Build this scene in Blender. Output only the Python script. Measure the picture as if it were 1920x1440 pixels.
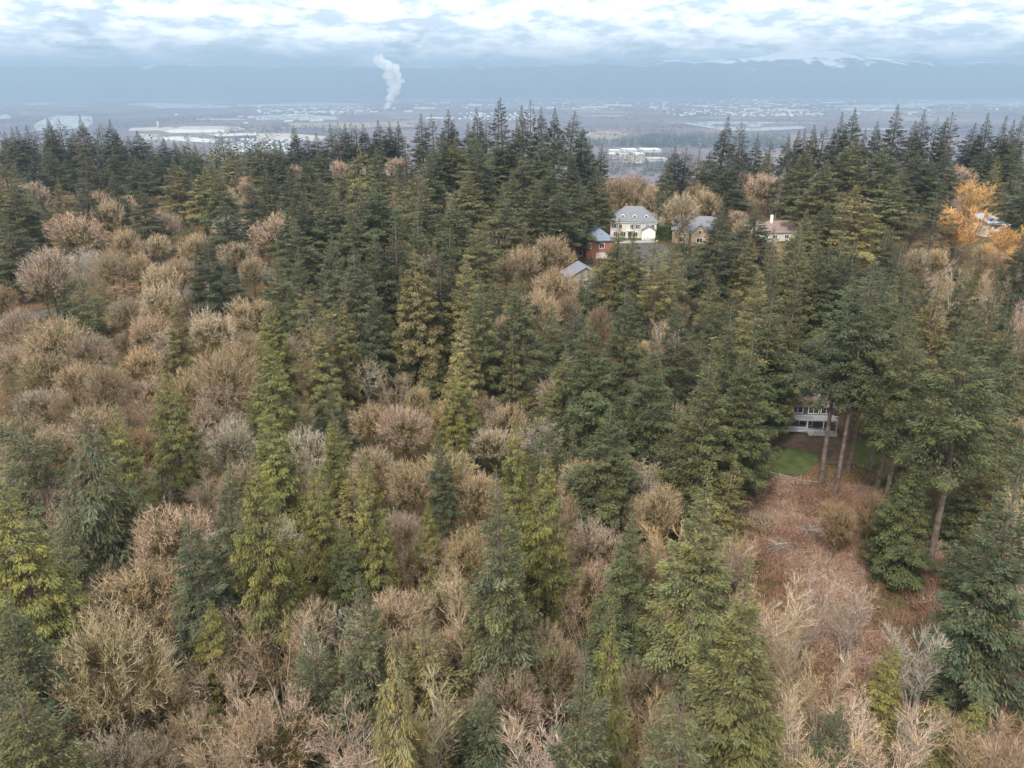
import bpy, bmesh, math, random
import numpy as np
from mathutils import Vector, Matrix

random.seed(7)
SC = bpy.context.scene
for o in list(bpy.data.objects):
    bpy.data.objects.remove(o)

# ------------------------------------------------------------------ camera, sky, sun, exposure
F = 1493.0                       # focal length in photograph pixels (28 mm on a 36 mm wide sensor)
PITCH = math.atan(565.0 / F)
CAMZ = 70.0
cam_d = bpy.data.cameras.new('camera')
cam_d.lens = 28.0
cam_d.sensor_width = 36.0
cam_d.clip_start = 0.5
cam_d.clip_end = 120000.0
cam = bpy.data.objects.new('camera', cam_d)
SC.collection.objects.link(cam)
cam.location = (0, 0, CAMZ)
cam.rotation_euler = (math.radians(90) - PITCH, 0, 0)
SC.camera = cam

SUN_EL, SUN_AZ = math.radians(48), math.radians(205)     # azimuth clockwise from +Y
world = bpy.data.worlds.new('World')
SC.world = world
world.use_nodes = True


def build_sky():
    nt = world.node_tree
    nt.nodes.clear()
    N = nt.nodes.new
    L = nt.links.new
    out = N('ShaderNodeOutputWorld')
    sky = N('ShaderNodeTexSky')
    sky.sky_type = 'NISHITA'
    sky.sun_disc = False
    sky.sun_elevation = SUN_EL
    sky.sun_rotation = SUN_AZ
    sky.altitude = 300
    bg = N('ShaderNodeBackground')
    bg.inputs['Strength'].default_value = 0.08
    L(sky.outputs['Color'], bg.inputs['Color'])
    tc = N('ShaderNodeTexCoord')
    mp = N('ShaderNodeMapping')
    mp.inputs['Scale'].default_value = (14.0, 14.0, 48.0)
    L(tc.outputs['Generated'], mp.inputs['Vector'])
    nz = N('ShaderNodeTexNoise')
    nz.inputs['Scale'].default_value = 1.0
    nz.inputs['Detail'].default_value = 7.0
    nz.inputs['Roughness'].default_value = 0.58
    nz.inputs['Distortion'].default_value = 0.35
    L(mp.outputs['Vector'], nz.inputs['Vector'])
    # the cloud deck thins out to open blue just above the horizon
    sep = N('ShaderNodeSeparateXYZ')
    L(tc.outputs['Generated'], sep.inputs['Vector'])
    el = N('ShaderNodeMapRange')
    el.inputs['From Min'].default_value = 0.006
    el.inputs['From Max'].default_value = 0.05
    el.inputs['To Min'].default_value = -0.06
    el.inputs['To Max'].default_value = 0.2
    L(sep.outputs['Z'], el.inputs['Value'])
    add = N('ShaderNodeMath')
    add.operation = 'ADD'
    L(nz.outputs['Fac'], add.inputs[0])
    L(el.outputs['Result'], add.inputs[1])
    mask = N('ShaderNodeMapRange')
    mask.interpolation_type = 'SMOOTHSTEP'
    mask.inputs['From Min'].default_value = 0.42
    mask.inputs['From Max'].default_value = 0.60
    L(add.outputs[0], mask.inputs['Value'])
    mp2 = N('ShaderNodeMapping')
    mp2.inputs['Scale'].default_value = (20.0, 20.0, 72.0)
    mp2.inputs['Location'].default_value = (3.1, 1.7, 0.6)
    L(tc.outputs['Generated'], mp2.inputs['Vector'])
    nz2 = N('ShaderNodeTexNoise')
    nz2.inputs['Scale'].default_value = 1.0
    nz2.inputs['Detail'].default_value = 6.0
    nz2.inputs['Roughness'].default_value = 0.6
    L(mp2.outputs['Vector'], nz2.inputs['Vector'])
    cr = N('ShaderNodeValToRGB')
    cr.color_ramp.elements[0].position = 0.40
    cr.color_ramp.elements[0].color = (0.40, 0.455, 0.49, 1)
    cr.color_ramp.elements[1].position = 0.60
    cr.color_ramp.elements[1].color = (1.0, 0.965, 0.92, 1)
    L(nz2.outputs['Fac'], cr.inputs['Fac'])
    bg2 = N('ShaderNodeBackground')
    bg2.inputs['Strength'].default_value = 2.3
    L(cr.outputs['Color'], bg2.inputs['Color'])
    mix = N('ShaderNodeMixShader')
    L(mask.outputs['Result'], mix.inputs['Fac'])
    L(bg.outputs[0], mix.inputs[1])
    L(bg2.outputs[0], mix.inputs[2])
    L(mix.outputs[0], out.inputs['Surface'])


build_sky()
sun_d = bpy.data.lights.new('sun', 'SUN')
sun_d.energy = 3.5
sun_d.angle = math.radians(11)
sun_d.color = (1.0, 0.95, 0.87)
sun = bpy.data.objects.new('sun', sun_d)
SC.collection.objects.link(sun)
sdir = Vector((math.sin(SUN_AZ) * math.cos(SUN_EL), math.cos(SUN_AZ) * math.cos(SUN_EL), math.sin(SUN_EL)))
sun.rotation_euler = (-sdir).to_track_quat('-Z', 'Y').to_euler()
sun.location = (0, -50, 300)

SC.view_settings.view_transform = 'Standard'
SC.view_settings.look = 'None'
SC.view_settings.gamma = 1.0
SC.view_settings.use_curve_mapping = False
SC.view_settings.exposure = 0.45
SC.cycles.max_bounces = 6
SC.cycles.diffuse_bounces = 2
SC.cycles.transmission_bounces = 3
SC.cycles.volume_bounces = 4
SC.cycles.use_denoising = True
SC.cycles.denoising_input_passes = 'RGB_ALBEDO_NORMAL'
SC.cycles.denoising_prefilter = 'ACCURATE'

# ------------------------------------------------------------------ helpers
C = SC.collection


def smooth(a, b, x):
    t = np.clip((np.asarray(x, float) - a) / (b - a), 0, 1)
    return t * t * (3 - 2 * t)


VALLEY = -230.0


def ground(x, y):
    x = np.asarray(x, float)
    y = np.asarray(y, float)
    side = smooth(-240, -60, x)                       # 0 on the lower western shoulder, 1 on the knoll
    rise = smooth(130, 330, y) * (7 + 7 * side) + smooth(310, 420, y) * (1 + 5 * side) * (1 - 0.35 * smooth(60, 200, x)) * (1 - np.exp(-((x - 85) / 45) ** 2))
    crest = 600 - 150 * side
    d = np.maximum(y - crest, 0)
    drop = np.minimum(np.maximum(d - 60, 0) * 0.2 + np.minimum(d, 60) ** 2 * 0.2 / 120, 300)
    z = rise - drop + 0.8 * np.sin(x * 0.043 + 1.3) * np.sin(y * 0.037) + 0.35 * np.sin(x * 0.13) * np.cos(y * 0.11 + x * 0.05)
    return np.maximum(z, VALLEY + 0 * z)


SP, CP = math.sin(PITCH), math.cos(PITCH)


def ray(px, py):
    a = (px - 960.0) / F
    b = -(py - 720.0) / F
    return np.array((a, CP + b * SP, -SP + b * CP))


def at(px, py, h=0.0):
    """the place on the ground where something h metres tall has its top at this point of the view"""
    d = ray(px, py)
    t, prev = 15.0, None
    while t < 2500:
        p = d * t
        f = CAMZ + p[2] - h - float(ground(p[0], p[1]))
        if f <= 0:
            if prev is None:
                return p[0], p[1]
            lo, hi = prev, t
            for _ in range(24):
                m = 0.5 * (lo + hi)
                q = d * m
                if CAMZ + q[2] - h - float(ground(q[0], q[1])) > 0:
                    lo = m
                else:
                    hi = m
            q = d * hi
            return q[0], q[1]
        prev = t
        t += 3.0
    return None


def at_dist(px, py, D):
    d = ray(px, py)
    t = D / d[1]
    return d[0] * t, D, CAMZ + d[2] * t


def plain(px, py):
    d = ray(px, py)
    t = (CAMZ - VALLEY) / -d[2]
    return d[0] * t, d[1] * t


def mesh_np(name, verts, faces, mats, midx=None, tone=None):
    """verts (N,3); faces (M,3) or (M,4)"""
    me = bpy.data.meshes.new(name)
    verts = np.ascontiguousarray(verts, np.float32)
    faces = np.ascontiguousarray(faces, np.int32)
    M, k = faces.shape
    me.vertices.add(len(verts))
    me.vertices.foreach_set('co', verts.ravel())
    me.loops.add(M * k)
    me.loops.foreach_set('vertex_index', faces.ravel())
    me.polygons.add(M)
    me.polygons.foreach_set('loop_start', np.arange(0, M * k, k, dtype=np.int32))
    me.polygons.foreach_set('loop_total', np.full(M, k, np.int32))
    for m in mats:
        me.materials.append(m)
    if midx is not None:
        me.polygons.foreach_set('material_index', np.ascontiguousarray(midx, np.int32))
    if tone is not None:
        at_ = me.attributes.new('tone', 'FLOAT', 'POINT')
        at_.data.foreach_set('value', np.ascontiguousarray(tone, np.float32))
    me.update(calc_edges=True)
    return me


def link(name, me, parent=None):
    o = bpy.data.objects.new(name, me)
    C.objects.link(o)
    if parent is not None:
        o.parent = parent
    return o


def tag(o, label=None, cat=None, group=None, kind=None):
    if label:
        o['label'] = label
    if cat:
        o['category'] = cat
    if group:
        o['group'] = group
    if kind:
        o['kind'] = kind
    return o


def empty(name, loc, rz=0.0):
    o = bpy.data.objects.new(name, None)
    o.empty_display_size = 0.5
    C.objects.link(o)
    o.location = loc
    o.rotation_euler = (0, 0, rz)
    return o


# ------------------------------------------------------------------ materials
MATS = {}


def mat(name):
    m = bpy.data.materials.new(name)
    m.use_nodes = True
    nt = m.node_tree
    nt.nodes.clear()
    return m, nt, nt.nodes.new, nt.links.new


def simple(name, col, rough=0.8, var=0.12, scale=2.0, spec=0.3, col2=None, bump=0.0, coord='Object', detail=4.0, metal=0.0):
    """one colour broken up by noise"""
    if name in MATS:
        return MATS[name]
    m, nt, N, L = mat(name)
    out = N('ShaderNodeOutputMaterial')
    b = N('ShaderNodeBsdfPrincipled')
    b.inputs['Roughness'].default_value = rough
    b.inputs['Specular IOR Level'].default_value = spec
    b.inputs['Metallic'].default_value = metal
    tc = N('ShaderNodeTexCoord')
    nz = N('ShaderNodeTexNoise')
    nz.inputs['Scale'].default_value = scale
    nz.inputs['Detail'].default_value = detail
    L(tc.outputs[coord], nz.inputs['Vector'])
    cr = N('ShaderNodeValToRGB')
    c2 = col2 if col2 else tuple(min(1, c * (1 + var)) for c in col)
    c1 = col if col2 else tuple(c * (1 - var) for c in col)
    cr.color_ramp.elements[0].position = 0.35
    cr.color_ramp.elements[0].color = (*c1, 1)
    cr.color_ramp.elements[1].position = 0.65
    cr.color_ramp.elements[1].color = (*c2, 1)
    L(nz.outputs['Fac'], cr.inputs['Fac'])
    L(cr.outputs['Color'], b.inputs['Base Color'])
    if bump:
        bp = N('ShaderNodeBump')
        bp.inputs['Strength'].default_value = bump
        L(nz.outputs['Fac'], bp.inputs['Height'])
        L(bp.outputs['Normal'], b.inputs['Normal'])
    L(b.outputs[0], out.inputs['Surface'])
    MATS[name] = m
    return m


def foliage_mat(name, spread=0.8, trans=0.22, tip=(1.25, 1.1, 0.8)):
    """leaf colour = the object's own colour, varied from spray to spray"""
    m, nt, N, L = mat(name)
    out = N('ShaderNodeOutputMaterial')
    oi = N('ShaderNodeObjectInfo')
    at_ = N('ShaderNodeAttribute')
    at_.attribute_name = 'tone'
    mr = N('ShaderNodeMapRange')
    mr.inputs['To Min'].default_value = 1 - spread * 0.5
    mr.inputs['To Max'].default_value = 1 + spread * 0.5
    L(at_.outputs['Fac'], mr.inputs['Value'])
    mul = N('ShaderNodeMix')
    mul.data_type = 'RGBA'
    mul.blend_type = 'MULTIPLY'
    mul.inputs['Factor'].default_value = 1.0
    L(oi.outputs['Color'], mul.inputs['A'])
    L(mr.outputs['Result'], mul.inputs['B'])
    # large soft patches of slightly different hue through the crown
    tc = N('ShaderNodeTexCoord')
    nz = N('ShaderNodeTexNoise')
    nz.inputs['Scale'].default_value = 0.35
    nz.inputs['Detail'].default_value = 2.0
    L(tc.outputs['Object'], nz.inputs['Vector'])
    mr2 = N('ShaderNodeMapRange')
    mr2.inputs['From Min'].default_value = 0.4
    mr2.inputs['From Max'].default_value = 0.68
    L(nz.outputs['Fac'], mr2.inputs['Value'])
    mul2 = N('ShaderNodeMix')
    mul2.data_type = 'RGBA'
    mul2.blend_type = 'MULTIPLY'
    L(mr2.outputs['Result'], mul2.inputs['Factor'])
    L(mul.outputs['Result'], mul2.inputs['A'])
    mul2.inputs['B'].default_value = (*tip, 1)
    dead = N('ShaderNodeMath')
    dead.operation = 'GREATER_THAN'
    dead.inputs[1].default_value = 1.1
    L(at_.outputs['Fac'], dead.inputs[0])
    mul3 = N('ShaderNodeMix')
    mul3.data_type = 'RGBA'
    L(dead.outputs[0], mul3.inputs['Factor'])
    L(mul2.outputs['Result'], mul3.inputs['A'])
    mul3.inputs['B'].default_value = (0.135, 0.098, 0.062, 1)
    mul2 = mul3
    b = N('ShaderNodeBsdfPrincipled')
    b.inputs['Roughness'].default_value = 0.65
    b.inputs['Specular IOR Level'].default_value = 0.25
    L(mul2.outputs['Result'], b.inputs['Base Color'])
    if trans > 0:
        tr = N('ShaderNodeBsdfTranslucent')
        L(mul2.outputs['Result'], tr.inputs['Color'])
        mx = N('ShaderNodeMixShader')
        mx.inputs['Fac'].default_value = trans
        L(b.outputs[0], mx.inputs[1])
        L(tr.outputs[0], mx.inputs[2])
        L(mx.outputs[0], out.inputs['Surface'])
    else:
        L(b.outputs[0], out.inputs['Surface'])
    return m


M_LEAF = foliage_mat('needle_foliage', 1.1, 0.13, (1.28, 1.12, 0.8))
M_TWIG = foliage_mat('bare_twigs', 0.85, 0.0, (0.88, 0.83, 0.62))
M_BARK = simple('conifer_bark', (0.085, 0.062, 0.049), 0.9, 0.3, 1.4, 0.2, (0.18, 0.14, 0.115), 0.6)
M_MOSS = simple('mossy_bark', (0.075, 0.056, 0.034), 0.95, 0.3, 0.8, 0.1, (0.165, 0.125, 0.032), 0.5)
M_PALE = simple('pale_bark', (0.20, 0.175, 0.15), 0.9, 0.3, 2.0, 0.2, (0.35, 0.31, 0.265), 0.4)
M_GREYB = simple('grey_bark', (0.17, 0.14, 0.115), 0.9, 0.3, 2.0, 0.2, (0.27, 0.23, 0.19), 0.4)


def ground_mat():
    m, nt, N, L = mat('forest_floor')
    out = N('ShaderNodeOutputMaterial')
    b = N('ShaderNodeBsdfPrincipled')
    b.inputs['Roughness'].default_value = 0.95
    b.inputs['Specular IOR Level'].default_value = 0.1
    tc = N('ShaderNodeTexCoord')

    def noise(scale, detail=5.0, rough=0.6):
        n = N('ShaderNodeTexNoise')
        n.inputs['Scale'].default_value = scale
        n.inputs['Detail'].default_value = detail
        n.inputs['Roughness'].default_value = rough
        L(tc.outputs['Object'], n.inputs['Vector'])
        return n
    n1 = noise(0.06, 6)
    cr = N('ShaderNodeValToRGB')
    e = cr.color_ramp.elements
    e[0].position, e[0].color = 0.32, (0.05, 0.055, 0.02, 1)
    e[1].position, e[1].color = 0.7, (0.19, 0.115, 0.07, 1)
    x = cr.color_ramp.elements.new(0.48)
    x.color = (0.10, 0.07, 0.04, 1)
    L(n1.outputs['Fac'], cr.inputs['Fac'])
    n2 = noise(1.7, 6, 0.7)
    cr2 = N('ShaderNodeValToRGB')
    cr2.color_ramp.elements[0].position = 0.3
    cr2.color_ramp.elements[0].color = (0.45, 0.42, 0.4, 1)
    cr2.color_ramp.elements[1].position = 0.7
    cr2.color_ramp.elements[1].color = (1.35, 1.25, 1.1, 1)
    L(n2.outputs['Fac'], cr2.inputs['Fac'])
    mul = N('ShaderNodeMix')
    mul.data_type = 'RGBA'
    mul.blend_type = 'MULTIPLY'
    mul.inputs['Factor'].default_value = 1
    L(cr.outputs['Color'], mul.inputs['A'])
    L(cr2.outputs['Color'], mul.inputs['B'])
    L(mul.outputs['Result'], b.inputs['Base Color'])
    bp = N('ShaderNodeBump')
    bp.inputs['Strength'].default_value = 0.8
    bp.inputs['Distance'].default_value = 0.4
    L(n2.outputs['Fac'], bp.inputs['Height'])
    L(bp.outputs['Normal'], b.inputs['Normal'])
    L(b.outputs[0], out.inputs['Surface'])
    return m


def valley_mat():
    """bottomland seen from far off: brown leafless woods, darker conifers, paler meadow"""
    m, nt, N, L = mat('valley_land')
    out = N('ShaderNodeOutputMaterial')
    b = N('ShaderNodeBsdfPrincipled')
    b.inputs['Roughness'].default_value = 1.0
    b.inputs['Specular IOR Level'].default_value = 0.0
    tc = N('ShaderNodeTexCoord')
    mp = N('ShaderNodeMapping')
    mp.inputs['Scale'].default_value = (0.0009, 0.0006, 0.001)
    L(tc.outputs['Object'], mp.inputs['Vector'])
    n1 = N('ShaderNodeTexNoise')
    n1.inputs['Scale'].default_value = 1.0
    n1.inputs['Detail'].default_value = 8
    n1.inputs['Roughness'].default_value = 0.62
    n1.inputs['Distortion'].default_value = 0.6
    L(mp.outputs['Vector'], n1.inputs['Vector'])
    cr = N('ShaderNodeValToRGB')
    e = cr.color_ramp.elements
    e[0].position, e[0].color = 0.3, (0.04, 0.045, 0.06, 1)
    e[1].position, e[1].color = 0.74, (0.24, 0.2, 0.15, 1)
    for p, c in ((0.44, (0.105, 0.085, 0.10, 1)), (0.56, (0.145, 0.115, 0.125, 1)), (0.64, (0.19, 0.17, 0.13, 1))):
        x = e.new(p)
        x.color = c
    L(n1.outputs['Fac'], cr.inputs['Fac'])
    n2 = N('ShaderNodeTexNoise')
    n2.inputs['Scale'].default_value = 0.02
    n2.inputs['Detail'].default_value = 5
    n2.inputs['Roughness'].default_value = 0.75
    L(tc.outputs['Object'], n2.inputs['Vector'])
    mr = N('ShaderNodeMapRange')
    mr.inputs['From Min'].default_value = 0.3
    mr.inputs['From Max'].default_value = 0.7
    mr.inputs['To Min'].default_value = 0.55
    mr.inputs['To Max'].default_value = 1.5
    L(n2.outputs['Fac'], mr.inputs['Value'])
    mul = N('ShaderNodeMix')
    mul.data_type = 'RGBA'
    mul.blend_type = 'MULTIPLY'
    mul.inputs['Factor'].default_value = 1
    L(cr.outputs['Color'], mul.inputs['A'])
    L(mr.outputs['Result'], mul.inputs['B'])
    L(mul.outputs['Result'], b.inputs['Base Color'])
    L(b.outputs[0], out.inputs['Surface'])
    return m


def water_mat():
    m, nt, N, L = mat('river_water')
    out = N('ShaderNodeOutputMaterial')
    b = N('ShaderNodeBsdfPrincipled')
    b.inputs['Base Color'].default_value = (0.16, 0.17, 0.16, 1)
    b.inputs['Roughness'].default_value = 0.22
    b.inputs['Specular IOR Level'].default_value = 0.6
    L(b.outputs[0], out.inputs['Surface'])
    return m


# ------------------------------------------------------------------ ground sheet out to the horizon
def build_ground():
    ys = np.concatenate([np.arange(-160, 640, 5.0), np.arange(640, 1900, 20.0), np.geomspace(1900, 33000, 60)])
    us = np.linspace(-1, 1, 161)
    Y, U = np.meshgrid(ys, us, indexing='ij')
    X = U * (330 + 0.72 * np.maximum(Y, 0))
    Z = ground(X, Y)
    V = np.stack([X, Y, Z], -1).reshape(-1, 3)
    n, k = len(ys), len(us)
    i = np.arange(n - 1)[:, None] * k + np.arange(k - 1)[None, :]
    Fc = np.stack([i, i + 1, i + 1 + k, i + k], -1).reshape(-1, 4)
    mid = (Z.reshape(-1)[Fc].mean(1) < VALLEY + 25).astype(int)
    me = mesh_np('ground', V, Fc, [ground_mat(), valley_mat()], mid)
    me.shade_smooth()
    o = link('ground', me)
    tag(o, 'brown forest floor running down to a hazy bottomland plain', kind='structure')


build_ground()


def drape(name, pts, material, lift, kind='structure', label=None, step=6.0):
    """a patch of ground cover following the terrain inside a convex-ish polygon of world points"""
    P = np.array(pts)
    bm = bmesh.new()
    vs = [bm.verts.new((p[0], p[1], 0)) for p in P]
    bm.faces.new(vs)
    bmesh.ops.triangulate(bm, faces=bm.faces[:])
    for _ in range(5):
        long = [e for e in bm.edges if e.calc_length() > step]
        if not long:
            break
        bmesh.ops.subdivide_edges(bm, edges=long, cuts=1)
        bmesh.ops.triangulate(bm, faces=bm.faces[:])
    for v in bm.verts:
        v.co.z = float(ground(v.co.x, v.co.y)) + lift
    me = bpy.data.meshes.new(name)
    bmesh.ops.recalc_face_normals(bm, faces=bm.faces[:])
    bm.to_mesh(me)
    bm.free()
    me.materials.append(material)
    o = link(name, me)
    tag(o, label, kind=kind)
    return o


def ribbon(name, pts, width, material, lift, label=None, kind='structure'):
    pts = [np.array(p, float) for p in pts]
    dense = []
    for a, b in zip(pts[:-1], pts[1:]):
        n = max(2, int(np.linalg.norm(b - a) / 4))
        for i in range(n):
            dense.append(a + (b - a) * i / n)
    dense.append(pts[-1])
    D = np.array(dense)
    for _ in range(6):
        D[1:-1] = 0.5 * D[1:-1] + 0.25 * (D[:-2] + D[2:])
    T = np.gradient(D, axis=0)
    T /= np.linalg.norm(T, axis=1)[:, None]
    Nn = np.stack([-T[:, 1], T[:, 0]], 1)
    V = []
    for s in (-1, -0.33, 0.33, 1):
        q = D + Nn * width / 2 * s
        V.append(np.column_stack([q, ground(q[:, 0], q[:, 1]) + lift]))
    n = len(D)
    V = np.concatenate(V)
    Fc = []
    for k in range(3):
        i = np.arange(n - 1)
        Fc.append(np.stack([k * n + i, (k + 1) * n + i, (k + 1) * n + i + 1, k * n + i + 1], 1))
    me = mesh_np(name, V, np.concatenate(Fc), [material])
    return tag(link(name, me), label, kind=kind)


M_ASPH = simple('asphalt', (0.065, 0.060, 0.055), 0.95, 0.2, 0.6, 0.05, (0.10, 0.094, 0.088))
M_GRASS = simple('lawn_grass', (0.045, 0.058, 0.020), 0.95, 0.3, 0.5, 0.1, (0.078, 0.094, 0.034), 0.3)
M_MULCH = simple('bark_mulch', (0.075, 0.05, 0.035), 0.95, 0.3, 0.8, 0.1, (0.12, 0.085, 0.06), 0.3)
M_CONC = simple('concrete_drive', (0.27, 0.26, 0.25), 0.9, 0.15, 0.8)
ribbon('road', [at(-260, 640), at(60, 592), at(235, 570), at(360, 545), at(480, 520), at(640, 512), at(800, 545), at(1060, 612), at(1180, 606), at(1330, 618), at(1520, 660), at(1800, 740)], 7.5, M_ASPH, 0.07, 'grey two-lane forest road seen in scraps between the trunks')
ribbon('side_road', [at(130, 470), at(235, 492), at(320, 487), at(400, 500), at(470, 522)], 6, M_ASPH, 0.06, 'grey side road behind the bare maples')
drape('cul_de_sac', [at(1150, 470), at(1165, 458), at(1215, 455), at(1250, 460), at(1262, 480), at(1250, 500), at(1215, 512), at(1165, 500)], M_ASPH, 0.1, label='grey asphalt turning circle below the white house')
drape('front_lawn', [at(1150, 446), at(1235, 444), at(1238, 452), at(1200, 455), at(1150, 456)], M_GRASS, 0.08, label='strip of mown lawn before the white house')
drape('back_lawn', [at(1385, 850), at(1420, 832), at(1450, 838), at(1535, 850), at(1532, 868), at(1505, 890), at(1450, 892), at(1395, 885)], M_GRASS, 0.10, label='bright green mown lawn below the deck')
drape('garden_bed', [at(1400, 838), at(1440, 812), at(1500, 815), at(1600, 812), at(1650, 850), at(1620, 872), at(1540, 870), at(1536, 849), at(1450, 836)], M_MULCH, 0.06, label='brown mulched bed between lawn and deck')
drape('side_lawn', [at(1590, 828), at(1640, 824), at(1655, 868), at(1608, 880)], M_GRASS, 0.09, label='patch of grass behind the row of bare trunks')

# ------------------------------------------------------------------ tree meshes
GA = 2.399963


def norm(v):
    return v / np.maximum(np.linalg.norm(v, axis=-1, keepdims=True), 1e-9)


def tubes(A, B, ra, rb, n=4):
    """separate frustums from A to B"""
    A, B = np.asarray(A, float), np.asarray(B, float)
    ra, rb = np.broadcast_to(ra, len(A)).astype(float), np.broadcast_to(rb, len(A)).astype(float)
    d = norm(B - A)
    ref = np.where(np.abs(d[:, 2:3]) > 0.9, np.array([[1.0, 0, 0]]), np.array([[0, 0, 1.0]]))
    u = norm(np.cross(d, ref))
    v = np.cross(d, u)
    ang = np.arange(n) * 2 * math.pi / n
    ring = u[:, None, :] * np.cos(ang)[None, :, None] + v[:, None, :] * np.sin(ang)[None, :, None]
    V0 = A[:, None] + ring * ra[:, None, None]
    V1 = B[:, None] + ring * rb[:, None, None]
    V = np.concatenate([V0, V1], 1).reshape(-1, 3)
    k = np.arange(n)
    base = np.stack([k, (k + 1) % n, (k + 1) % n + n, k + n], 1)
    Fc = (np.arange(len(A)) * 2 * n)[:, None, None] + base[None]
    return V, Fc.reshape(-1, 4)


def path_tube(P, r, n=7):
    P = np.asarray(P, float)
    return tubes(P[:-1], P[1:], r[:-1], r[1:], n)


def blades(P, d, u, l, w, fold=0.22):
    """folded leaf-shaped sprays"""
    s = norm(np.cross(d, u))
    u2 = np.cross(s, d)
    mid = P + d * (l * 0.42)[:, None]
    lf = mid + s * (w * 0.5)[:, None] - u2 * (w * fold)[:, None]
    rt = mid - s * (w * 0.5)[:, None] - u2 * (w * fold)[:, None]
    tp = P + d * l[:, None]
    V = np.stack([P, rt, tp, lf], 1).reshape(-1, 3)
    i = np.arange(len(P)) * 4
    Fc = np.concatenate([np.stack([i, i + 1, i + 2], 1), np.stack([i, i + 2, i + 3], 1)])
    return V, Fc


def join(parts):
    Vs, Fs, o = [], [], 0
    for V, Fc in parts:
        Vs.append(V)
        Fs.append(Fc + o)
        o += len(V)
    return np.concatenate(Vs), np.concatenate(Fs)


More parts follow.
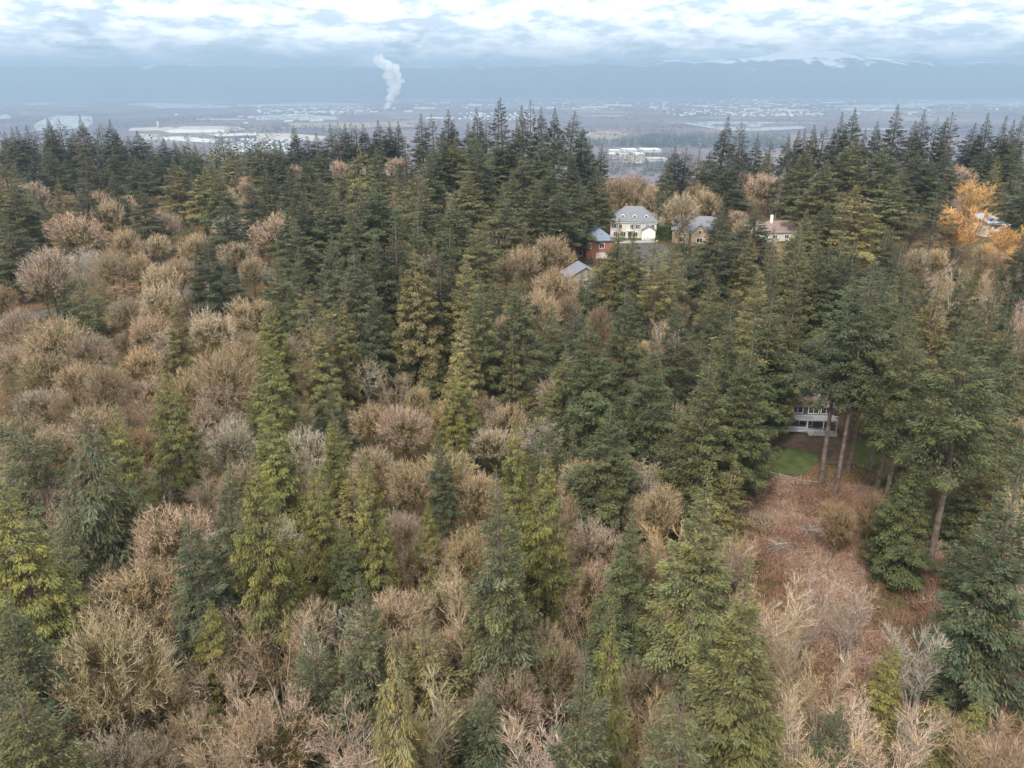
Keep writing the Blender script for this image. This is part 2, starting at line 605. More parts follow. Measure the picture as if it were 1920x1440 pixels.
def conifer(seed, style, h, R, base, nb, dens, bl, bw):
    r = np.random.default_rng(seed)
    zb = base * h
    ph = r.uniform(0, 6.28, 4)
    Ps, Ds, Us, Ls, Ws, Ts = [], [], [], [], [], []
    bA, bB, br = [], [], []
    lean = r.normal(0, 0.012, 2) * h
    for i in range(nb):
        t = ((i + r.uniform(0, 1)) / nb) ** 0.92
        z = zb + (h * 0.99 - zb) * t
        az = i * GA + r.normal(0, 0.35)
        if style == 'cedar':
            prof = min(1.0, ((1 - t) * 1.25 + 0.015)) ** 0.85 * min(1.0, 0.55 + t / 0.18 * 0.45)
            e0, sag, up, hang = 0.15 + 0.7 * t, 0.75, 0.35, 0.62
            L = R * prof * r.uniform(0.78, 1.1)
        elif style == 'hemlock':
            prof = min(1.0, (1 - t) * 1.1 + 0.02) ** 0.85 * min(1.0, 0.6 + t / 0.2 * 0.4)
            e0, sag, up, hang = 0.1 + 0.5 * t, 0.85, 0.0, 0.5
            L = R * prof * r.uniform(0.7, 1.15)
        elif style == 'sparse':
            prof = min(1.0, (1 - t) * 1.3 + 0.03) ** 0.7 * min(1.0, 0.6 + t / 0.2 * 0.4)
            e0, sag, up, hang = 0.0 + 0.6 * t, 0.25, 0.12, 0.12
            L = R * prof * r.uniform(0.35, 1.2)
        else:
            prof = min(1.0, (1 - t) * 1.10 + 0.012) ** (0.82 + 0.3 * t) * min(1.0, 0.62 + t / 0.22 * 0.38)
            e0, sag, up, hang = -0.10 + 0.95 * t ** 1.3, 0.42, 0.26, 0.32
            L = R * prof * (r.uniform(0.6, 1.18) if r.random() > 0.12 else r.uniform(0.2, 0.6))
        L *= 1 + 0.16 * math.sin(az * 2 + ph[0] + t * 6) + 0.1 * math.sin(az * 3 + ph[1] - t * 9)
        L = max(L, 0.25)
        e0 += r.normal(0, 0.1)
        ca, sa = math.cos(az), math.sin(az)
        rad = np.array((ca, sa, 0.0))
        tan = np.array((-sa, ca, 0.0))
        bend = r.normal(0, 0.12)
        o = np.array((lean[0] * t, lean[1] * t, z))

        def axis(s):
            return o + rad * (L * s)[:, None] + tan * (bend * L * s * s)[:, None] + np.array((0, 0, 1.0)) * (L * (math.tan(e0) * s - sag * s * s + up * s ** 3))[:, None]
        n = int(dens * (0.42 * L * L + 0.9 * L) + 3)
        s = r.uniform(0.06 if L < 2 else 0.14, 1.0, n) ** 0.8
        A = axis(s)
        slope = math.tan(e0) - 2 * sag * s + 3 * up * s * s
        T = norm(rad[None] + tan[None] * (2 * bend * s)[:, None] + np.array((0, 0, 1.0))[None] * slope[:, None])
        sd = np.where(r.random(n) < 0.5, -1.0, 1.0)
        Tw = norm(T * 0.75 + tan[None] * sd[:, None] * r.uniform(0.45, 1.0, n)[:, None] + r.normal(0, 0.1, (n, 3)))
        tl = 0.40 * L * (1 - s) ** 0.75 * np.minimum(1, s * 3) + 0.18
        u = r.uniform(0, 1, n) ** 0.8
        P = A + Tw * (u * tl)[:, None]
        P[:, 2] -= hang * 0.45 * u * tl
        P += r.normal(0, 1, (n, 3)) * np.array((0.06, 0.06, 0.13)) * (0.4 + 0.35 * L)
        D = norm(Tw * (1 - hang) + np.array((0, 0, -1.0)) * hang + T * 0.25 + r.normal(0, 0.22, (n, 3)))
        U = norm(np.array((0, 0, 1.0))[None] + rad[None] * (0.9 if hang > 0.4 else 0.4) + r.normal(0, 0.45, (n, 3)))
        q3 = P * np.array((1.0, 1.0, 1.25))
        cl = np.sin(q3[:, 0] * 2.1 + ph[0] + 1.2 * np.sin(q3[:, 2] * 1.1)) * np.sin(q3[:, 1] * 2.0 + ph[1] + np.sin(q3[:, 0] * 0.9)) * np.sin(q3[:, 2] * 1.7 + ph[2]) + 0.5 * np.sin(q3[:, 0] * 0.8 + ph[3]) * np.sin(q3[:, 2] * 0.55 + ph[1])
        keep = r.random(n) < np.clip(0.74 + 0.9 * cl, 0.15, 1)
        keep[:3] = True
        P, D, U, s = P[keep], D[keep], U[keep], s[keep]
        n = len(P)
        sc = r.uniform(0.6, 1.35, n) * (0.5 + 0.5 * min(1.0, L / 2.2))
        Ps.append(P)
        Ds.append(D)
        Us.append(U)
        Ls.append(bl * sc)
        Ws.append(bw * sc * r.uniform(0.8, 1.2, n))
        tn = np.clip(r.normal(0.5, 0.2, n) + r.normal(0, 0.17), 0, 1)
        tn[r.random(n) < 0.03 + 0.22 * (1 - s) ** 2] = 1.4
        Ts.append(tn)
        if L > 1.0 and i % 2 == 0:
            q = axis(np.array([0.0, 0.35, 0.8]))
            bA += [q[0], q[1]]
            bB += [q[1], q[2]]
            br += [0.012 * L + 0.02, 0.008 * L + 0.012]
    # leading shoot
    n = 26
    z = h * (1.0 - 0.055 * r.random(n) ** 1.3)
    az = r.uniform(0, 6.28, n)
    Ps.append(np.column_stack([lean[0] + 0 * z, lean[1] + 0 * z, z]))
    Ds.append(norm(np.column_stack([np.cos(az) * 0.55, np.sin(az) * 0.55, r.uniform(0.4, 1.6, n)])))
    Us.append(norm(r.normal(0, 1, (n, 3))))
    Ls.append(np.full(n, bl * 0.75))
    Ws.append(np.full(n, bw * 0.5))
    Ts.append(r.uniform(0.2, 0.8, n))
    V, Fc = blades(np.concatenate(Ps), np.concatenate(Ds), np.concatenate(Us), np.concatenate(Ls), np.concatenate(Ws))
    tone = np.repeat(np.concatenate(Ts), 4)
    crown = mesh_np('crown', V, Fc, [M_LEAF], tone=tone)
    zs = np.linspace(-0.6, h * 0.985, 9)
    f = np.clip(zs / h, 0, 1)
    P = np.column_stack([lean[0] * np.clip((zs - zb) / (h - zb), 0, 1), lean[1] * np.clip((zs - zb) / (h - zb), 0, 1), zs])
    rr = ((0.0092 if base > 0.4 else 0.0125) * h) * (1 - f) ** 0.85 + 0.03
    rr[0] *= 1.25
    parts = [path_tube(P, rr, 8)]
    if bA:
        b = np.array(br)
        parts.append(tubes(np.array(bA), np.array(bB), b, b * 0.6, 3))
    V, Fc = join(parts)
    trunk = mesh_np('trunk', V, Fc, [M_BARK])
    return trunk, crown, h, R


def curve_segs(A, B, bulge, r0, r1, k=3):
    """curved limbs from A to B as k short frustums each"""
    sa, sb, ra, rb = [], [], [], []
    for i in range(k):
        for lst, q in ((sa, i / k), (sb, (i + 1) / k)):
            lst.append(A + (B - A) * q + bulge * (4 * q * (1 - q)))
        ra.append(r0 + (r1 - r0) * i / k)
        rb.append(r0 + (r1 - r0) * (i + 1) / k)
    return np.concatenate(sa), np.concatenate(sb), np.concatenate(ra), np.concatenate(rb)


def twig_fan(r, S, D, n, l0, l1, w, spread, sub, sublen, subw, subspread):
    """n slender twigs from every start S along D, each with side twigs; all as thin tapering slivers"""
    k = len(S) * n
    S = np.repeat(S, n, 0)
    D0 = np.repeat(D, n, 0)
    d = norm(D0 + r.normal(0, spread, (k, 3)))
    l = r.uniform(l0, l1, k)
    sets = [(S, d, l, np.full(k, w), r.random(k))]
    S2 = np.repeat(S, sub, 0) + np.repeat(d, sub, 0) * (np.repeat(l, sub) * r.uniform(0.25, 0.95, k * sub))[:, None]
    d2 = norm(np.repeat(d, sub, 0) + r.normal(0, subspread, (k * sub, 3)) + np.array((0, 0, 0.18)))
    l2 = r.uniform(0.5, 1.1, k * sub) * sublen
    sets.append((S2, d2, l2, np.full(k * sub, subw), np.clip(np.repeat(sets[0][4], sub) + r.normal(0, 0.2, k * sub), 0, 1)))
    return sets


def slivers(sets, r):
    P = np.concatenate([s[0] for s in sets])
    d = np.concatenate([s[1] for s in sets])
    l = np.concatenate([s[2] for s in sets])
    w = np.concatenate([s[3] for s in sets])
    t = np.concatenate([s[4] for s in sets])
    side = norm(np.cross(d, r.normal(0, 1, d.shape))) * (w * 0.5)[:, None]
    V = np.stack([P + side, P - side, P + d * l[:, None]], 1).reshape(-1, 3)
    Fc = np.arange(len(V)).reshape(-1, 3)
    return V, Fc, np.repeat(t, 3)


def maple(seed, h=19.0, R=8.0, n3=250, n_tw=8, sub=4, bark=None, trunk_f=0.30, low=-0.45, w=0.095, sub_w=0.052, spread=0.45, sublen=0.7):
    """a round crown: trunk, limbs, mossy inner branches, and a shell of fine outward twigs"""
    r = np.random.default_rng(seed)
    th = h * trunk_f
    vr = h * 0.40
    c = np.array((0, 0, h - vr))
    top = np.array((r.normal(0, 0.3), r.normal(0, 0.3), th))
    az = np.arange(n3) * GA + r.normal(0, 0.2, n3)
    sz = np.clip(low + (1 - low) * ((np.arange(n3) + 0.5) / n3), -0.95, 0.995)
    cr = np.sqrt(1 - sz * sz)
    d = np.stack([np.cos(az) * cr, np.sin(az) * cr, sz], 1)
    p1, p2, p3 = r.uniform(0, 6.28, 3)
    # the crown is a cluster of five or six overlapping domes, not one ball
    kd = r.integers(4, 7)
    ka = r.uniform(0, 6.28) + np.arange(kd) * 6.283 / kd + r.normal(0, 0.35, kd)
    kz = r.uniform(-0.1, 0.75, kd)
    kc = np.sqrt(1 - kz * kz)
    lobes = np.stack([np.cos(ka) * kc, np.sin(ka) * kc, kz], 1)
    near = (d @ lobes.T).max(1)
    lump = 0.66 + 0.36 * np.exp(-((1 - near) / 0.22) ** 2 * 0.5) * r.choice((0.75, 1.0, 1.1), kd)[(d @ lobes.T).argmax(1)] + r.normal(0, 0.045, n3)
    ax = np.array((R, R, vr))
    T3 = c + d * ax * (lump * 0.86)[:, None]
    n2, n1 = max(10, n3 // 7), 6
    i2 = r.choice(n3, n2, replace=False)
    T2 = top + (T3[i2] - top) * r.uniform(0.45, 0.62, n2)[:, None]
    i1 = r.choice(n2, n1, replace=False)
    T1 = top + (T2[i1] - top) * 0.5 + np.array((0, 0, 0.5))
    a2 = np.argmin(((T2[:, None] - T1[None]) ** 2).sum(-1), 1)
    a3 = np.argmin(((T3[:, None] - T2[None]) ** 2).sum(-1), 1)
    parts = []
    rt = 0.017 * h
    parts.append(path_tube(np.array([(0, 0, -0.5), (top[0] * 0.2, top[1] * 0.2, th * 0.35), tuple(top)]), np.array((rt * 1.3, rt, rt * 0.85)), 7))
    up = np.array((0, 0, 1.0))

    def limbs(A, B, r0, r1, sides, k=3):
        ln = np.linalg.norm(B - A, axis=1)
        bulge = (r.normal(0, 0.07, B.shape) + up * -0.05) * ln[:, None]
        a, b, q0, q1 = curve_segs(A, B, bulge, np.full(len(A), r0), np.full(len(A), r1), k)
        parts.append(tubes(a, b, q0, q1, sides))
    limbs(np.repeat(top[None], n1, 0), T1, rt * 0.6, rt * 0.42, 5)
    limbs(T1[a2], T2, rt * 0.36, rt * 0.2, 4)
    A3 = T2[a3]
    limbs(A3, A3 + (T3 - A3) * 0.9, 0.065, 0.03, 3, 2)
    k = 12
    S = np.repeat(T1[a2], k, 0) + np.repeat(T2 - T1[a2], k, 0) * r.uniform(0.1, 1.0, (n2 * k, 1))
    dd = norm(np.repeat(norm(T2 - T1[a2]), k, 0) + r.normal(0, 0.55, S.shape))
    parts.append(tubes(S, S + dd * r.uniform(0.8, 2.2, len(S))[:, None], 0.06, 0.015, 3))
    V, Fc = join(parts)
    trunk = mesh_np('trunk', V, Fc, [bark or M_MOSS])
    q = r.uniform(0.45, 1.0, (n3 * n_tw, 1))
    S = np.repeat(A3, n_tw, 0) + np.repeat(T3 - A3, n_tw, 0) * q
    outd = norm((S - (c - np.array((0, 0, vr * 0.35)))) / ax + np.array((0, 0, 0.22)))
    sets = twig_fan(r, S, outd, 1, 0.8, 1.7, w, spread, sub, sublen, sub_w, spread * 1.1)
    V, Fc, t = slivers(sets, r)
    crown = mesh_np('crown', V, Fc, [M_TWIG], tone=np.clip(t, 0, 1))
    return trunk, crown, h, R


def alder(seed, h=15.0, R=4.5, n=8, nb=24, sub=6, w=0.042, fan=0.3, bark=None):
    """several straight pale stems fanning from one root, twigs sweeping upward"""
    r = np.random.default_rng(seed)
    parts, sets = [], []
    for i in range(n):
        az = i * GA + r.normal(0, 0.3)
        out = R * r.uniform(0.25, 0.75) if n > 1 else 0.3
        H = h * r.uniform(0.8, 1.0)
        zs = np.linspace(0, 1, 7)
        P = np.column_stack([math.cos(az) * (0.25 + out * zs ** 1.2), math.sin(az) * (0.25 + out * zs ** 1.2), H * zs])
        P[0, 2] = -0.4
        P[1:-1, :2] += r.normal(0, 0.08, (5, 2))
        parts.append(path_tube(P, (0.0085 * h) * (1 - zs) ** 0.8 + 0.015, 5))
        s = r.uniform(0.3, 1.0, nb)
        base = np.column_stack([np.interp(s, zs, P[:, k]) for k in range(3)])
        a2 = r.uniform(0, 6.28, nb)
        bd = norm(np.column_stack([np.cos(a2) + math.cos(az) * 0.4, np.sin(a2) + math.sin(az) * 0.4, r.uniform(0.9, 2.0, nb)]))
        bl = (0.05 + fan * (1 - s) ** 0.8) * h * r.uniform(0.5, 1.1, nb)
        sets.append((base, bd, bl, np.full(nb, 0.09), r.random(nb)))
        k = 7
        S = np.repeat(base, k, 0) + np.repeat(bd * bl[:, None], k, 0) * r.uniform(0.2, 0.95, (nb * k, 1))
        D = norm(np.repeat(bd, k, 0) + np.array((0, 0, 0.45)))
        sets += twig_fan(r, S, D, 1, 0.7, 1.7, w, 0.38, sub, 0.6, w * 0.6, 0.33)
    V, Fc = join(parts)
    trunk = mesh_np('trunk', V, Fc, [bark or M_PALE])
    V, Fc, t = slivers(sets, r)
    crown = mesh_np('crown', V, Fc, [M_TWIG], tone=t)
    return trunk, crown, h, R


def snag(seed, h=18.0, R=3.0, nb=60):
    """a dead conifer: bleached stem and short bare branches"""
    r = np.random.default_rng(seed)
    zs = np.linspace(-0.4, h, 8)
    f = np.clip(zs / h, 0, 1)
    P = np.column_stack([0.25 * np.sin(f * 5 + seed), 0.25 * np.cos(f * 4), zs])
    parts = [path_tube(P, 0.013 * h * (1 - f) ** 0.8 + 0.02, 6)]
    t = r.uniform(0.25, 0.99, nb)
    az = r.uniform(0, 6.28, nb)
    A = np.column_stack([np.interp(t * h, zs, P[:, 0]), np.interp(t * h, zs, P[:, 1]), t * h])
    L = R * (1 - t) ** 0.6 * r.uniform(0.4, 1.1, nb) + 0.2
    d = norm(np.column_stack([np.cos(az), np.sin(az), r.normal(0.1, 0.3, nb)]))
    B = A + d * L[:, None]
    parts.append(tubes(A, B, 0.05, 0.015, 3))
    V, Fc = join(parts)
    trunk = mesh_np('trunk', V, Fc, [M_PALE])
    S = np.repeat(A, 5, 0) + np.repeat(B - A, 5, 0) * r.uniform(0.3, 1, (nb * 5, 1))
    sets = twig_fan(r, S, np.repeat(d, 5, 0), 1, 0.4, 1.0, 0.05, 0.5, 2, 0.4, 0.03, 0.5)
    V, Fc, tn = slivers(sets, r)
    crown = mesh_np('branches', V, Fc, [M_TWIG], tone=tn)
    return trunk, crown, h, R


LIB = {}


def lib():
    # near conifers
    for i in range(5):
        LIB['F%d' % i] = conifer(10 + i, 'fir', 36, 6.2, 0.14 + 0.05 * (i % 3), 225, 23, 0.48, 0.175)
    for i in range(2):
        LIB['T%d' % i] = conifer(30 + i, 'fir', 40, 6.0, 0.45, 150, 20, 0.50, 0.17)      # long bare trunk below
    for i in range(3):
        LIB['G%d' % i] = conifer(40 + i, 'fir', 20, 4.6, 0.06, 150, 20, 0.42, 0.15)        # young, branched to the ground
    for i in range(4):
        LIB['C%d' % i] = conifer(50 + i, 'cedar', 28, 4.8, 0.04, 280, 27, 0.38, 0.135)
    for i in range(3):
        LIB['H%d' % i] = conifer(60 + i, 'hemlock', 30, 5.6, 0.07, 240, 15, 0.62, 0.13)
    for i in range(2):
        LIB['P%d' % i] = conifer(70 + i, 'sparse', 34, 5.0, 0.3, 110, 14, 0.48, 0.17)
    # the same kinds seen from far off: fewer, larger sprays
    for i in range(7):
        LIB['f%d' % i] = conifer(110 + i, 'fir', 38, 6.0, 0.16 + 0.06 * (i % 3), 250, 14, 0.62, 0.22)
    for i in range(2):
        LIB['c%d' % i] = conifer(150 + i, 'cedar', 28, 4.8, 0.05, 190, 9, 0.70, 0.25)
    for i in range(2):
        LIB['p%d' % i] = conifer(170 + i, 'sparse', 36, 4.6, 0.2, 100, 12, 0.64, 0.23)
    # leafless broadleaves
    for i in range(7):
        LIB['M%d' % i] = maple(200 + i, n3=(240, 170, 210)[i % 3], spread=(0.40, 0.6, 0.48)[i % 3], trunk_f=(0.22, 0.32)[i % 2], w=0.085, sub_w=0.046)
    for i in range(6):
        LIB['N%d' % i] = maple(220 + i, n3=(260, 190, 220)[i % 3], n_tw=10, sub=5, spread=(0.42, 0.58, 0.5)[i % 3], trunk_f=(0.22, 0.3)[i % 2], w=0.058, sub_w=0.034, sublen=0.62)
    for i in range(3):
        LIB['B%d' % i] = maple(230 + i, h=18, R=6.5, n3=105, n_tw=7, sub=4, bark=M_PALE, w=0.075, sub_w=0.045, spread=0.75, sublen=0.6)
    for i in range(4):
        LIB['m%d' % i] = maple(240 + i, n3=180, n_tw=7, sub=4, w=0.13, sub_w=0.075, spread=0.42)
    for i in range(3):
        LIB['A%d' % i] = alder(260 + i, n=(9, 7, 6)[i], fan=(0.3, 0.26, 0.24)[i])
    for i in range(2):
        LIB['W%d' % i] = alder(265 + i, h=16, R=6.0, n=12, nb=26, sub=5, w=0.085, fan=0.26, bark=M_GREYB)
    for i in range(2):
        LIB['L%d' % i] = alder(270 + i, h=19, R=3.0, n=1, nb=46, fan=0.24)                # single slender stem
    for i in range(2):
        LIB['S%d' % i] = snag(280 + i)


lib()
print('library triangles', sum(len(p.vertices) - 2 for t in LIB.values() for m_ in t[:2] for p in m_.polygons[:1]) and sum(sum(1 if len(m_.polygons[0].vertices) == 3 else 2 for _ in (0,)) * len(m_.polygons) for t in LIB.values() for m_ in t[:2]))
